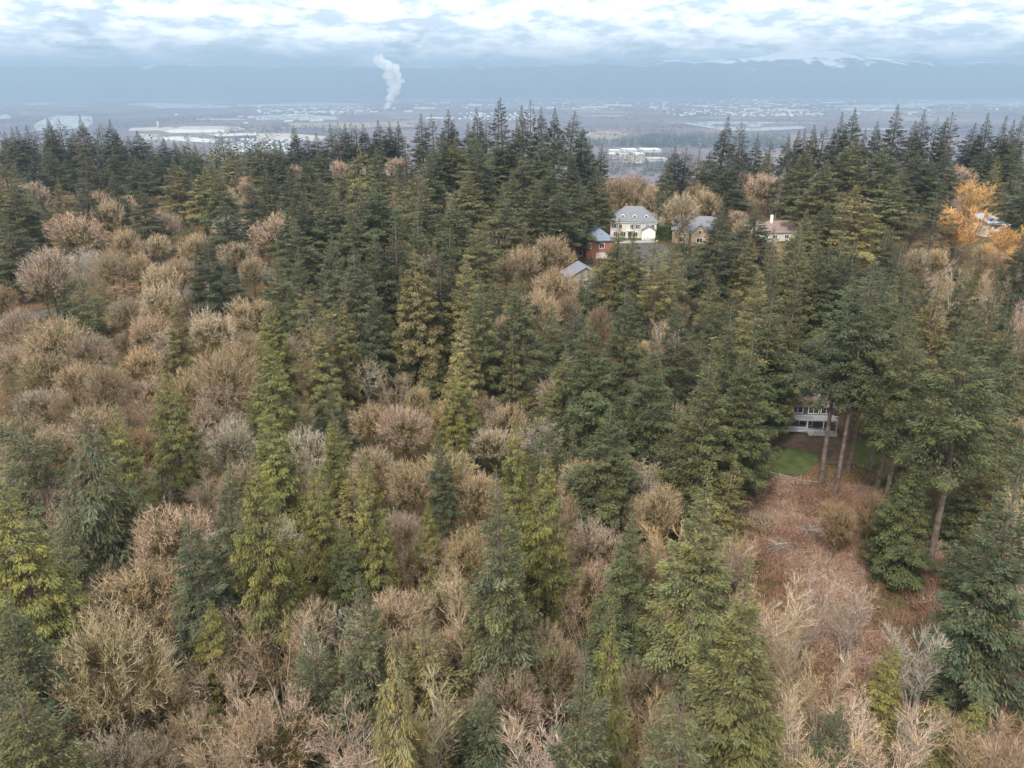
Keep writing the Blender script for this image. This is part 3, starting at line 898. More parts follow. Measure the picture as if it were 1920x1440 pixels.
# ------------------------------------------------------------------ the trees, one line each:
# kind, view position of the top (x y), crown width, colour, [height in m, or -distance in m], [| own label]
# F fir, T fir with a long bare trunk, G young fir, C cedar, H hemlock, P thin sparse fir,
# M bare maple, B pale lichened bare tree, A many-stemmed alder, L single slender alder, S dead snag
TREES = '''
# skyline, west
F 21 237 42 d -560
F 34 236 40 d -565
F 48 234 40 d -570
P 61 240 34 d -560
F 80 220 46 d -545
F 93 225 44 d -560
P 110 224 36 d -555
F 134 242 44 d -570
F 152 216 46 d -540 | tallest dark pointed fir on the western skyline before the pale lake
P 178 240 34 d -580
P 189 231 32 d -560
F 201 224 44 d -550
F 217 245 42 d -580
F 242 255 44 d -590
F 261 244 46 d -570
F 303 259 50 d -560
F 328 262 44 d -570
F 350 270 44 d -600
F 366 274 40 d -620
P 416 250 44 d -480 | open ragged fir alone against the white fields on the western skyline
F 391 292 50 o -480
C 423 292 44 o -420
P 476 260 36 d -560
F 460 302 36 d -800
F 446 300 34 d -820
F 280 268 40 d -640
F 5 246 40 d -570
# second row, west
F 4 306 96 g -330
F 92 277 74 d -430
F 160 285 66 d -430
F 128 292 56 d -460
F 208 282 56 d -440
F 242 287 62 d -430
F 260 290 66 g -410
F 290 287 62 d -430
F 330 297 84 o -380
F 372 312 80 o -360
F 408 318 62 g -370
F 60 292 60 d -470
F 215 318 46 d -360
F 30 345 96 d -290 | broad dark green fir at the western edge below the skyline
F 14 400 110 d -240
M 60 330 54 p -420
M 175 347 60 p -400
M 197 362 62 t -380
M 232 360 46 p -400
M 126 388 112 p -330 | broad pinkish dome of a bare maple below the western firs
M 300 388 54 p -380
M 457 335 36 p -420
B 422 395 56 w -375 | white branched bare tree just west of the little orange-doored cottage
M 515 388 96 p -360
M 545 300 40 p -440
G 442 398 28 d -355
# middle skyline
F 485 265 46 d -520
F 511 263 46 d -500
F 530 270 40 d -520
F 546 235 46 d -450
P 557 240 34 d -455
F 578 255 48 d -460
F 597 250 50 d -450
F 622 231 46 d -450
P 633 230 36 d -440 | fir with a crooked flat top on the skyline west of the steam plume
F 646 230 44 d -455
P 657 231 36 d -450
P 666 235 36 d -460
F 684 232 46 d -455
F 700 245 42 d -460
F 716 225 46 d -450
F 729 227 40 d -460
F 745 227 46 d -455
S 760 236 18 w -450
F 791 212 54 d -430
P 813 214 36 d -445
F 837 204 50 d -430
F 855 225 44 d -430
F 875 229 46 d -440
F 897 202 48 d -430
P 911 215 36 d -440
P 932 190 42 d -400 | left of the two tallest ragged firs crowning the middle skyline
P 944 182 44 d -400 | tallest ragged fir of all on the middle skyline
F 962 222 44 d -410
F 984 197 50 d -400
P 996 189 40 d -395
F 1016 200 48 d -395
F 1041 200 52 d -390
T 1067 207 66 d -370 | skyline fir whose long bare trunk comes down beside the brick house
F 1088 238 54 d -380
F 1106 265 36 d -420
F 1126 267 42 d -440 | lone dark fir standing off the end of the big grove over the gap
# second row, middle
F 575 290 84 g -340
F 600 280 60 d -380
C 677 272 64 o -330
F 707 275 60 g -350
F 655 300 66 g -340
F 712 332 108 g -270 | broad mid-green fir in the middle row below the steam plume
F 762 280 52 d -370
G 760 312 42 b -310 | small blue-grey spruce at the foot of the plume-side grove
P 783 318 72 o -290 | open fir showing a bare grey leader below the skyline grove
F 830 250 76 g -360
F 812 268 70 g -350
F 852 258 64 o -360
F 888 240 66 g -380
F 902 265 94 g -330
F 932 262 66 d -370
F 950 255 70 d -370
F 1010 262 76 g -350
F 985 285 86 d -330
F 1036 300 92 g -320
F 1060 280 80 d -340
F 1120 312 66 g -315
F 1095 330 70 d -335
F 870 320 86 o -290
F 790 350 90 g -270
F 955 320 90 g -310
F 620 432 92 d 32
F 702 430 90 d 34
F 765 445 80 g 30
F 822 500 84 d 30
F 662 382 84 d -262
F 902 415 92 g -250
F 942 362 88 d -280
F 562 412 80 d -262
F 802 305 70 d -330
F 852 368 84 g -275
F 1002 340 84 d -300
F 540 370 72 d -310
F 1045 345 80 d -310
F 420 360 70 d -330
F 265 340 66 d -360
F 150 330 66 d -370
M 635 293 44 p -420
M 745 286 54 p -410
M 880 272 50 p -400
M 548 330 40 r -400
F 610 325 66 d -330
F 545 318 66 d -360
F 500 310 64 g -390
F 470 330 60 d -390
F 640 350 80 d -290
F 575 360 84 d -300
# gap and the ground behind the white house
M 1168 318 84 r -350 | tall russet bare maple right behind the grey hip roof
M 1196 315 60 r -355
M 1226 334 60 t -350
M 1254 345 54 t -345
M 1282 350 76 t -340 | tan bare tree fanning out between the white house and the gabled house
M 1308 332 50 r -350
M 1330 345 56 t -345
F 1270 274 62 d -410 | dark broken-topped fir standing alone in the gap over the gabled house
P 1283 277 40 d -415
F 1255 300 40 d -420
# east skyline
F 1354 217 72 d -395 | tall dark fir rising highest at the east side of the valley gap
P 1385 228 44 d -400
F 1397 250 44 d -410
F 1420 250 42 d -415
F 1436 277 40 d -430
P 1445 262 34 d -430
F 1477 252 40 d -430
F 1500 243 40 d -425
F 1512 240 40 d -425
F 1528 234 42 d -420
P 1542 236 40 d -420
F 1582 209 46 d -410
F 1605 202 56 d -405
F 1620 240 40 d -420
F 1647 227 46 d -440
F 1686 195 62 d -400 | tall open-branched fir standing highest on the eastern skyline
F 1717 226 52 d -420
F 1736 204 54 d -410
P 1757 222 36 d -420
F 1773 220 46 d -410
P 1787 210 44 d -405 | skyline fir with a bent spike top east of the tallest eastern fir
F 1822 230 52 d -420
F 1837 243 40 d -420
F 1861 212 56 d -410
F 1882 217 46 d -405
F 1900 224 46 d -405
F 1915 217 44 d -400
F 1560 240 46 d -415
# second row, east
F 1370 300 86 d -330 | dark wide fir behind the tan gabled house
F 1340 285 60 d -360
F 1515 267 84 g -320
F 1545 300 84 g -300
F 1597 256 84 g -330
F 1575 280 70 d -330
F 1657 266 82 g -320
F 1675 330 84 g -280
F 1692 312 70 d -310
F 1720 280 76 d -330
F 1745 290 76 d -320
F 1774 270 66 d -340
F 1612 345 94 o -250
P 1766 355 86 g -270 | fir with a pale bare leader just west of the orange willow
F 1542 375 72 g -255
F 1515 390 62 o -245
F 1480 300 70 d -350
M 1640 282 36 p -380
M 1803 300 64 p -350
M 1838 287 64 p -360
M 1395 315 44 p -350
M 1430 312 60 p -350
M 1448 325 60 p -345
F 1878 260 84 d -425
F 1908 270 84 d -425
F 1938 330 90 d -280
F 1850 270 60 d -425
M 1387 390 34 p -320
S 1465 312 24 w -330 | leaning pale dead pole behind the brown roofed house
W 1832 340 84 n 19 | bright orange willow in the upper right, taller crown
W 1808 394 112 n 18 | broad orange willow crown just below the taller orange one
W 1898 423 104 n 16 | orange willow crown low at the eastern edge below the blue roof
W 1872 462 76 n 13
F 1925 420 60 d -300
M 1868 462 50 r 14
# by the houses
A 1236 398 34 w 9 | small white-barked birch clump at the corner of the white house
M 1000 405 70 k -290
M 1030 430 70 t -280
M 935 408 70 t -290
M 960 420 60 t -285
M 1050 455 60 k -265
M 1040 482 90 t -240
M 985 450 64 t -265
M 1015 530 84 t -225
M 1060 545 70 r -225
M 1125 560 70 r 17
G 1286 402 62 d -255 | young dark fir standing before the tan gabled house
F 1345 390 94 d -225
F 1417 377 88 d -250
F 1404 436 62 o -220
F 1158 410 70 g -222 | green fir screening the front of the white house
F 1192 420 62 g -215 | second green fir close beside the one screening the white house
P 1256 455 62 o -210
P 1236 470 60 o -205
G 1108 505 44 l -205
G 1088 508 56 d 13
P 1222 448 70 g -222
M 1070 515 60 r 12
# middle band, west
M 82 450 112 p 19 | tall pinkish bare maple near the western edge
M 70 480 80 p 19
M 232 418 62 t -330
M 292 430 62 t -320
M 350 425 62 t -320
M 200 457 66 t -285
M 250 467 66 t -280
M 288 485 80 t -265
M 335 470 66 t -280
F 383 437 78 d -240 | dark green fir alone among the tan maples in the western middle
G 421 484 74 d 16 | bushy dark fir close to the east side of the lone dark one
M 442 442 74 t -310
M 470 470 60 t -280
G 152 512 78 g 19
P 226 492 46 r -235 | slim brown half-dead tree with bare legs beside the forest road
M 288 512 86 t 18
M 272 578 88 p 18
F 322 547 60 o 26
M 386 565 96 w 18 | whitish bare maple in the western middle
M 467 548 100 t 18
M 412 627 120 t 18
M 88 572 124 t 18
M 66 612 90 t 18
G 102 607 74 g 18
M 163 607 96 p 18
M 72 650 104 k 18
M 18 635 90 p 18
M 135 670 76 t 18
M 192 670 98 r 18
M 255 640 80 t 18
B 310 600 70 w 16
M 264 696 86 p 18
M 348 682 88 t 18
M 396 707 90 p 18
M 163 740 118 t 18 | tan domed maple rising behind the drooping grey-green hemlock
C 306 682 88 y 28 | slim yellow-green cedar with a see-through top left of centre
M 20 560 80 p 18
M 230 545 70 t 18
M 35 590 70 t 18
M 225 610 60 r 18
M 120 720 80 r 18
M 62 715 90 p 18
# middle band, centre
G 604 405 66 l 20 | bright green young fir below the western grove
F 516 472 76 g 26
F 556 455 60 d 30
F 665 452 108 b 34 | broad blue-green spruce left of the centre
C 782 462 96 q 36 | tall cedar with a tan thinning top in the centre
F 735 400 96 d 38
F 840 420 96 d 38
F 870 470 90 o 34
F 905 500 90 g 34
F 978 495 104 g 34 | broad green fir above the twin yellow cedars
F 780 380 90 d 38
C 503 562 82 y 27
C 500 640 98 y 26
P 572 545 92 o 30 | open pine-like fir with a bare grey trunk left of centre
C 634 562 66 o 27
C 600 610 80 o 24
C 866 586 84 q 27 | tan-topped cedar in the centre above the pink dead fir
S 922 615 34 p 20 | thin pinkish dead fir in the centre
G 965 620 60 d 22
G 890 660 46 g 18
B 686 655 92 k 17 | pale straw lichened tree in the opening left of centre
M 650 480 50 p 18
M 632 525 60 r 18
F 700 520 70 d 30
C 735 590 66 y 20
G 1075 560 80 d 22
F 1120 592 124 g 32
F 1230 617 118 g 32
F 1330 642 124 g 34
F 1420 508 140 o 36 | huge olive fir right of centre
F 1370 560 110 g 34
F 1285 560 84 d 30
F 1055 640 90 g 24
F 1180 520 90 g 32
M 1160 640 70 r 17
M 1280 640 70 r 17
# middle band, east
F 1490 412 92 g 36
F 1450 470 84 d 36
T 1640 482 150 g 38 | very broad green fir above the house with the deck
F 1560 445 100 g -182
F 1690 517 78 o 34
F 1763 505 108 o 36
F 1740 468 80 d 36
F 1825 470 80 g 36
F 1880 512 100 g 36
T 1722 600 116 g 37
F 1905 580 110 g 36
T 1842 597 170 g 40 | great fir with a thick reddish leaning trunk at the edge of the clearing
T 1599 512 120 d 40
T 1635 499 104 d 42 | fir with the tall pale trunk standing right of the deck
T 1653 495 90 d 40
T 1694 510 90 d 40
T 1709 568 100 g 38
F 1410 615 120 g 34
F 1385 660 110 g 30
F 1450 425 84 d -186
F 1458 548 108 g 33
F 1484 517 100 d 34
F 1500 430 90 d -180
F 1540 436 90 d -184
F 1580 424 90 d -186
F 1612 440 84 d -182
# lower band, west
G 20 735 136 g 26
H 148 775 168 b 29 | dark grey-green drooping hemlock in the lower left
C 202 757 96 y 26
M 425 790 104 w 18 | pale grey bare tree between two yellow cedars
B 442 762 80 w 18
M 388 750 90 t 18
B 165 950 58 w 15 | small white dead tree at the foot of the drooping hemlock
G 177 1002 52 l 11 | little bright green fir at the edge of the brown gap lower left
G 106 940 100 d 20
F 400 855 92 b 28
F 356 938 128 b 26
C 470 848 120 y 32 | tallest yellow-green cedar in the lower left with a pointed top
C 4 893 170 y 30 | yellow-green cedar cut by the western frame edge
M 300 935 186 p 17
M 232 1030 216 t 18 | wide tan dome of a bare maple in the lower left
M 50 830 110 t 17
M 95 890 110 p 16
M 262 790 80 r 17
M 240 860 80 r 16
M 30 1010 110 t 16
M 100 1050 100 r 12
# lower band, centre
C 511 755 98 y 25
C 617 782 66 y 24
C 695 858 92 y 27
C 592 868 88 y 24
C 640 977 80 l 20
C 797 940 52 y 17
M 756 750 112 p 18
M 702 826 96 t 18
M 835 838 126 k 18 | straw-coloured bare maple in the very middle
M 775 852 100 t 18
M 745 946 110 p 17
M 672 1010 118 r 15 | rounded russet tree still holding brown leaves below centre
M 565 1018 104 t 18
M 930 790 100 w 18
M 946 742 90 t 18
M 885 880 110 t 16
M 880 990 120 k 16
M 780 1000 100 t 16
F 942 878 150 b 33 | grey-green fir standing before the twin yellow cedars
C 965 770 84 y 32 | taller of the twin pointed yellow cedars in the middle
C 1010 852 116 y 29 | wider of the twin yellow cedars in the middle
M 1102 845 128 t 18
M 1160 845 90 p 18
B 1212 852 120 k 17
M 1117 972 128 p 18
F 1136 757 120 g 25
G 1075 797 72 g 18
G 1030 850 60 d 14
F 1180 955 100 g 24
F 1322 877 170 g 32 | stout grey-green fir left of the russet clearing
B 1232 802 110 w 17
M 1110 725 90 r 18
M 1036 700 80 p 18
B 1015 775 90 w 17
M 1240 900 100 t 15
M 1200 920 100 t 15
M 1060 920 60 t 16
M 905 730 80 p 18
M 830 740 90 k 17
M 690 740 90 t 17
M 655 870 80 t 16
M 600 960 90 t 15
M 545 860 70 r 16
G 545 905 60 d 12
F 830 795 60 d 22
C 860 660 66 y 24
C 845 700 60 y 22
M 780 720 60 k 17
# bottom band
F 5 1120 160 d 26
F 16 1235 190 d 28
M 182 1135 242 k 19 | broad straw-gold dome of a bare maple at bottom left
M 298 1115 130 t 15
M 361 1075 64 p 14
C 379 1130 96 y 17
M 396 1200 140 p 18 | pinkish domed maple at the foot of the tallest lower-left cedar
M 142 1262 180 p 17
M 290 1255 120 t 16
M 60 1300 110 t 14
F 686 1058 128 b 26 | grey-green fir just below the rounded russet tree
H 738 1172 130 q 27 | pale drooping hemlock at the bottom centre
M 822 1065 120 k 18
L 876 1078 90 t 19 | slender alder with a long thin pale stem below centre
M 502 1280 190 p 16
G 575 1170 140 d 18
M 575 1105 120 t 17
B 650 1120 100 w 15
M 962 1258 150 p 16
M 950 1190 100 t 16
M 840 1170 120 t 15
F 1095 1198 180 b 33 | grey-green fir with bare grey leader at the bottom middle
C 1130 1148 100 y 30
F 1412 1040 184 g 31 | large grey-green fir below the clearing's west edge
M 1206 1120 110 t 16
A 1278 1108 84 t 17
M 1100 1042 130 p 17
P 1280 1262 160 b 30 | thin fir with a white bare top at the bottom
B 1392 1290 110 w 14
B 1330 1250 90 w 15
M 1060 1195 80 k 16 | small straw-yellow bare tree beside the bottom grey-green fir
M 1020 1150 110 t 15
M 1210 1220 120 r 15
M 880 1300 120 t 14
M 1160 1290 110 r 14
M 705 1330 110 w 13
G 850 1330 100 d 12
M 640 1330 110 r 11
C 760 1335 100 y 15
# the clearing and its edge
A 1515 1100 100 p 13 | pinkish alder clump at the left of the russet clearing
A 1610 1098 108 p 13 | pinkish alder clump standing second along the clearing
A 1740 1180 118 w 13 | white-stemmed alder clump spreading like a fan low in the clearing
A 1812 1222 74 w 10
A 1560 1240 110 t 13
A 1500 1180 90 t 13
A 1470 1280 100 t 12
A 1880 1240 100 p 9
A 1735 1340 80 w 11
C 1672 1200 96 y 17 | yellow-green cedar at the bottom between the two alder clumps
C 1770 1300 76 y 12
C 1832 1305 90 y 12
C 1715 865 104 l 20 | dense green cedar beside the great reddish trunk
C 1657 940 42 l 8 | little bright cone-shaped cedar by the row of bare trunks
F 1922 872 190 d 33 | huge dark fir at the eastern edge beside the clearing
G 1880 1010 150 d 24
M 1640 900 90 r 5
M 1580 930 80 r 5
A 1400 1010 90 p 9
M 1880 985 90 r 6
M 1850 1250 90 r 6
'''


TINT = {'d': ((.057, .070, .036), 'dark green'), 'g': ((.074, .088, .038), 'green'), 'o': ((.145, .135, .056), 'olive'),
        'b': ((.084, .094, .052), 'grey-green'), 'y': ((.128, .130, .040), 'yellow-green'), 'l': ((.060, .080, .030), 'bright green'),
        't': ((.39, .30, .21), 'tan'), 'p': ((.405, .305, .25), 'pinkish'), 'w': ((.43, .37, .30), 'pale grey'),
        'k': ((.385, .305, .19), 'straw-coloured'), 'r': ((.26, .19, .13), 'russet'), 'n': ((.50, .30, .12), 'orange'), 'q': ((.165, .150, .070), 'tan-green')}
KINDS = {'U': ('understory_maple', 'bare tree', 14, 'small bare understory tree'), 'V': ('understory_fir', 'fir tree', 14, 'small understory fir'), 'F': ('douglas_fir', 'fir tree', 36, 'fir'), 'T': ('douglas_fir', 'fir tree', 40, 'bare-trunked fir'), 'G': ('young_fir', 'fir tree', 17, 'young fir'),
         'C': ('cedar_tree', 'cedar', 27, 'cedar'), 'H': ('hemlock_tree', 'hemlock', 30, 'hemlock'), 'P': ('sparse_fir', 'fir tree', 33, 'thin open fir'),
         'M': ('bare_maple', 'bare tree', 19, 'bare maple'), 'B': ('lichened_tree', 'bare tree', 17, 'lichened bare tree'), 'A': ('alder_clump', 'bare tree', 14, 'alder clump'),
         'L': ('slender_alder', 'bare tree', 17, 'slender alder'), 'W': ('orange_willow', 'bare tree', 16, 'orange willow'), 'S': ('dead_tree', 'dead tree', 16, 'dead tree')}
GROUPS = {'understory_maple': 'small bare trees between the big ones', 'understory_fir': 'small firs between the big trees', 'douglas_fir': 'firs of the wooded hill', 'young_fir': 'young firs under the tall trees', 'cedar_tree': 'cedars among the maples', 'hemlock_tree': 'drooping hemlocks',
          'sparse_fir': 'thin open firs', 'bare_maple': 'leafless maples', 'lichened_tree': 'pale lichened bare trees', 'alder_clump': 'alder clumps of the clearing',
          'slender_alder': 'slender alders', 'dead_tree': 'dead standing trees', 'orange_willow': 'orange willows by the blue-roofed house'}
ANCHORS = [('the white dormered house', 1190, 420), ('the brick house', 1100, 455), ('the tan gabled house', 1300, 430), ('the brown roofed house', 1455, 425),
           ('the blue metal roof', 1866, 412), ('the orange willows', 1830, 380), ('the steam plume', 730, 200), ('the house with the deck', 1515, 780),
           ('the green back lawn', 1470, 865), ('the orange-doored cottage', 455, 425), ('the pink dead fir', 922, 670), ('the twin yellow cedars', 990, 900),
           ('the great reddish trunk', 1790, 800), ('the drooping grey-green hemlock', 148, 850), ('the tallest lower-left cedar', 470, 940),
           ('the white fan-shaped alder', 1740, 1240), ('the broad blue-green spruce', 665, 540), ('the tan-topped tall cedar', 782, 560),
           ('the russet clearing', 1590, 1000), ('the straw-gold bottom-left dome', 182, 1210), ('the pale bottom hemlock', 738, 1240),
           ('the rounded russet leafy tree', 672, 1060), ('the valley gap', 1215, 290), ('the pale western lake', 135, 228), ('the white valley fields', 360, 250),
           ('the lone dark middle fir', 383, 480), ('the bottom grey-leader fir', 1095, 1260), ('the whitish western maple', 386, 600), ('the huge olive fir', 1420, 600)]
ORD = ['first', 'second', 'third', 'fourth', 'fifth', 'sixth', 'seventh', 'eighth', 'ninth', 'tenth', 'eleventh', 'twelfth']
rng = random.Random(11)


def parse(text):
    rows = []
    for ln in text.strip().splitlines():
        ln = ln.strip()
        if not ln or ln[0] == '#':
            continue
        lab = None
        if '|' in ln:
            ln, lab = [s.strip() for s in ln.split('|')]
        q = ln.split()
        h = float(q[5]) if len(q) > 5 else KINDS[q[0]][2]
        rows.append([q[0], float(q[1]), float(q[2]), float(q[3]), q[4], h, lab])
    return rows


def place(rows):
    out = []
    for k, px, py, w, tint, h, lab in rows:
        if k in 'MB':
            h = 13.0
            p = None
            for _ in range(6):
                p = at(px, py, h) or p
                if p is None:
                    break
                x, y = p
                z = float(ground(x, y))
                depth = y * CP + (CAMZ - z - h * 0.6) * SP
                h = min(max(w / F * depth * (1.25 + 0.6 * ((px * 0.37 + py * 0.61) % 1.0)), 8.0), 23.0)
            if p is None:
                print('lost', k, px, py)
                continue
        elif h < 0:
            x, y, zt = at_dist(px, py, -h)
            z = float(ground(x, y))
            h = zt - z
            least = {'M': 15, 'F': 24, 'C': 20, 'G': 14, 'B': 14}.get(k, 5)
            if h < least:
                h = KINDS[k][2] - 1.0 if k != 'F' else 28
                p = at(px, py, h)
                if p is None or p[1] > 700:
                    continue
                x, y = p
                z = float(ground(x, y))
        else:
            p = at(px, py, h)
            if p is None:
                print('lost', k, px, py)
                continue
            x, y = p
            z = float(ground(x, y))
        depth = y * CP + (CAMZ - z - h * 0.6) * SP
        out.append(dict(k=k, px=px, py=py, w=w, tint=tint, h=h, lab=lab, x=x, y=y, z=z, width=w / F * depth, D=y))
    return out


def direction(dx, dy):
    a = math.degrees(math.atan2(-dy, dx)) % 360
    return ['right of', 'upper right of', 'above', 'upper left of', 'left of', 'lower left of', 'below', 'lower right of'][int((a + 22.5) // 45) % 8]


def autolabel(rows):
    cls = {}
    for t in rows:
        if t['lab']:
            continue
        cx, cy = t['px'], t['py'] + min(60, t['w'] * 0.6)
        best = min(ANCHORS, key=lambda a: (a[1] - cx) ** 2 + (a[2] - cy) ** 2)
        dx, dy = cx - best[1], cy - best[2]
        size = ''
        if t['py'] < 262 and t['D'] > 380:
            size = 'skyline '
        key = (size + TINT[t['tint']][1], KINDS[t['k']][3], direction(dx, dy), best[0])
        cls.setdefault(key, []).append((math.hypot(dx, dy), id(t), t))
    for (adj, noun, rel, anc), lst in cls.items():
        lst.sort(key=lambda q: q[:2])
        for i, (_, _, t) in enumerate(lst):
            if len(lst) == 1:
                t['lab'] = f'{adj} {noun} {rel} {anc}'
            else:
                o = ORD[i] if i < len(ORD) else f'{i + 1}th'
                t['lab'] = f'{o} {adj} {noun} going outward {rel} {anc}'


PROTO = {}


def plant(t, i):
    kind = t['k']
    far = t['D'] > 215
    kk = {'U': 'M', 'V': 'G'}.get(kind, kind)
    if kind == 'U' and (i * 7 + int(t['px'])) % 10 < 4:
        kk = 'A'
    if kk == 'M' and t['D'] < 112:
        kk = 'N'
    keys = [q for q in LIB if q[0] == (kk.lower() if far and kk in 'FCPM' else kk)]
    if far and kind in 'GT' and False:
        keys = [q for q in LIB if q[0] == 'f']
    key = keys[(i * 7 + int(t['px'])) % len(keys)]
    trunk_me, crown_me, h0, R0 = LIB[key]
    name, cat, _, _ = KINDS[kind]
    sz = t['h'] / h0
    sxy = t['width'] / (2 * R0) * (1.3 if kind == 'C' else 1.12 if t['D'] > 385 and t['py'] < 262 else 1.32 if kind in 'FTGHPV' else 1.1)
    sxy = min(max(sxy, sz * 0.5), sz * 2.2)
    if key not in PROTO:
        root = empty(name, (0, 0, 0))
        a = link('trunk', trunk_me, root)
        b = link('dead_branches' if kind == 'S' else 'crown', crown_me, root)
        PROTO[key] = (root, a, b)
    else:
        r0, a0, b0 = PROTO[key]
        root = r0.copy()
        C.objects.link(root)
        a = a0.copy()
        C.objects.link(a)
        a.parent = root
        b = b0.copy()
        C.objects.link(b)
        b.parent = root
    root.location = (t['x'], t['y'], t['z'] - 0.15)
    root.scale = (sxy, sxy * rng.uniform(0.93, 1.07), sz)
    lean = 0.02 if kind in 'FTCGHP' else 0.05
    root.rotation_euler = (rng.gauss(0, lean), rng.gauss(0, lean), rng.uniform(0, 6.28))
    base = np.array(TINT[t['tint']][0])
    if kind in 'FG' and t['tint'] in 'dg':
        base = base * (1 - 0.0) + np.array((.05, .035, .012)) * rng.choice((0, 0, 0, 0.3, 0.7))
    j = rng.uniform(0.84, 1.14) * (0.82 if kind in 'FP' and t['D'] > 385 else 1.0)
    w = rng.uniform(-0.06, 0.06)
    b.color = (base[0] * j * (1 + w), base[1] * j, base[2] * j * (1 - w), 1)
    tag(root, t['lab'], cat, GROUPS[name])
    return root


ROWS = place(parse(TREES))
PROTECT = [(1140, 385, 1250, 460), (1072, 422, 1112, 492), (1262, 402, 1335, 458), (1472, 722, 1570, 830), (1400, 815, 1665, 905), (1843, 396, 1892, 428), (436, 408, 484, 442),
           (1135, 200, 1268, 322), (205, 562, 255, 580), (1196, 455, 1250, 494), (1434, 408, 1478, 442), (225, 482, 262, 500), (440, 486, 482, 530), (1035, 415, 1062, 446), (1725, 900, 1790, 1080), (1520, 800, 1665, 970)]
CLEARPX = [(1375, 985), (1400, 935), (1470, 900), (1560, 905), (1680, 915), (1740, 1000), (1800, 1060), (1860, 1160), (1920, 1240), (1960, 1300), (1960, 1420), (1440, 1420), (1440, 1150), (1410, 1060)]


def in_poly(x, y, poly):
    c = False
    for (x0, y0), (x1, y1) in zip(poly, poly[1:] + poly[:1]):
        if (y0 > y) != (y1 > y) and x < (x1 - x0) * (y - y0) / (y1 - y0) + x0:
            c = not c
    return c


def project(x, y, z):
    dz = z - CAMZ
    w = y * CP - dz * SP
    return 960 + F * x / w, 720 - F * (y * SP + dz * CP) / w


def crown_cells(t, gx, gy):
    """where a tree's crown stands in the view: used to find the gaps in the canopy"""
    tx, ty = project(t['x'], t['y'], t['z'] + t['h'])
    bx, by = project(t['x'], t['y'], t['z'])
    q = (gy - ty) / max(by - ty, 1)
    cx = tx + (bx - tx) * q
    hw = t['w'] * 0.5
    k = t['k']
    if k in 'MUB':
        e = (q - 0.36) / 0.38
        half = hw * np.sqrt(np.clip(1 - e * e, 0, 1))
        inside = np.abs(e) < 1
    elif k in 'SAL':
        half, inside = hw * 0.4, (q > 0) & (q < 0.9)
    else:
        top = 0.62 if k == 'T' else 0.85
        half = hw * np.clip(q / top, 0, 1) * 0.85
        inside = (q > 0) & (q < top)
    return inside & (np.abs(gx - cx) < half)


def fill_gaps(rows):
    R = random.Random(31)
    st = 7
    gx, gy = np.meshgrid(np.arange(-20, 1941, st), np.arange(262, 1447, st))
    cov = np.zeros(gx.shape, bool)
    for t in rows:
        cov |= crown_cells(t, gx, gy)
    for (a, b, c, d) in PROTECT:
        cov |= (gx > a) & (gx < c) & (gy > b) & (gy < d)
    for j in range(gx.shape[0]):
        for i in range(gx.shape[1]):
            if not cov[j, i] and in_poly(gx[j, i], gy[j, i], CLEARPX):
                cov[j, i] = True
    nb, nf = 0, 0
    cells = list(zip(*np.nonzero(~cov)))
    R.shuffle(cells)
    for j, i in cells:
        if cov[j, i] or nb + nf > 300:
            continue
        px, py = float(gx[j, i]), float(gy[j, i])
        # count of bare ground cells round about: leave small chinks of forest floor
        if (~cov[max(j - 3, 0):j + 4, max(i - 3, 0):i + 4]).sum() < (13 if py < 850 else 21):
            continue
        fir_share = 0.2 if px < 560 else 0.35 if px < 1000 else 0.6
        if py < 430:
            fir_share = 0.75
        if py > 1000:
            fir_share *= 0.4
        fir = R.random() < fir_share
        h = R.uniform(12, 20) if fir else R.uniform(11, 16)
        if py < 430:
            h *= 1.5 if fir else 1.15
        p = at(px, py, h * (0.45 if fir else 0.6))
        if p is None or p[1] > 620:
            continue
        z = float(ground(*p))
        wd = h * (0.48 if fir else R.uniform(0.55, 0.8))
        depth = p[1] * CP + (CAMZ - z - h * 0.6) * SP
        w = wd / depth * F
        tx, ty = project(p[0], p[1], z + h)
        bx, by = project(p[0], p[1], z)
        if ty < 258 or any(tx + w * 0.4 > a and tx - w * 0.4 < c and ty + (by - ty) * 0.75 > b and ty < d for a, b, c, d in PROTECT):
            continue
        if any((t['x'] - p[0]) ** 2 + (t['y'] - p[1]) ** 2 < 6 for t in rows):
            continue
        alder_here = not fir and px > 1330 and py > 1020
        tint = R.choice('pptr') if alder_here else R.choice('dgggooqb') if fir else R.choice('ttpkrrw' if px < 700 else 'ttkrrp')
        t = dict(k='V' if fir else 'A' if alder_here else 'U', px=tx, py=ty, w=w, tint=tint, h=h, lab=None, x=p[0], y=p[1], z=z, width=wd, D=p[1])
        rows.append(t)
        cov |= crown_cells(t, gx, gy)
        if fir:
            nf += 1
        else:
            nb += 1
    print('fillers', nb, nf, 'uncovered', (~cov).mean())


fill_gaps(ROWS)
autolabel(ROWS)
for i, t in enumerate(ROWS):
    plant(t, i)
print('trees', len(ROWS), 'labels', len(set(t['lab'] for t in ROWS)))

# ------------------------------------------------------------------ undergrowth
def undergrowth_mat(name, stops):
    m, nt, N, L = mat(name)
    out = N('ShaderNodeOutputMaterial')
    a = N('ShaderNodeAttribute')
    a.attribute_name = 'tone'
    cr = N('ShaderNodeValToRGB')
    e = cr.color_ramp.elements
    e[0].position, e[0].color = stops[0][0], (*stops[0][1], 1)
    e[1].position, e[1].color = stops[-1][0], (*stops[-1][1], 1)
    for p, c in stops[1:-1]:
        x = e.new(p)
        x.color = (*c, 1)
    L(a.outputs['Fac'], cr.inputs['Fac'])
    b = N('ShaderNodeBsdfPrincipled')
    b.inputs['Roughness'].default_value = 0.9
    b.inputs['Specular IOR Level'].default_value = 0.1
    L(cr.outputs['Color'], b.inputs['Base Color'])
    L(b.outputs[0], out.inputs['Surface'])
    return m


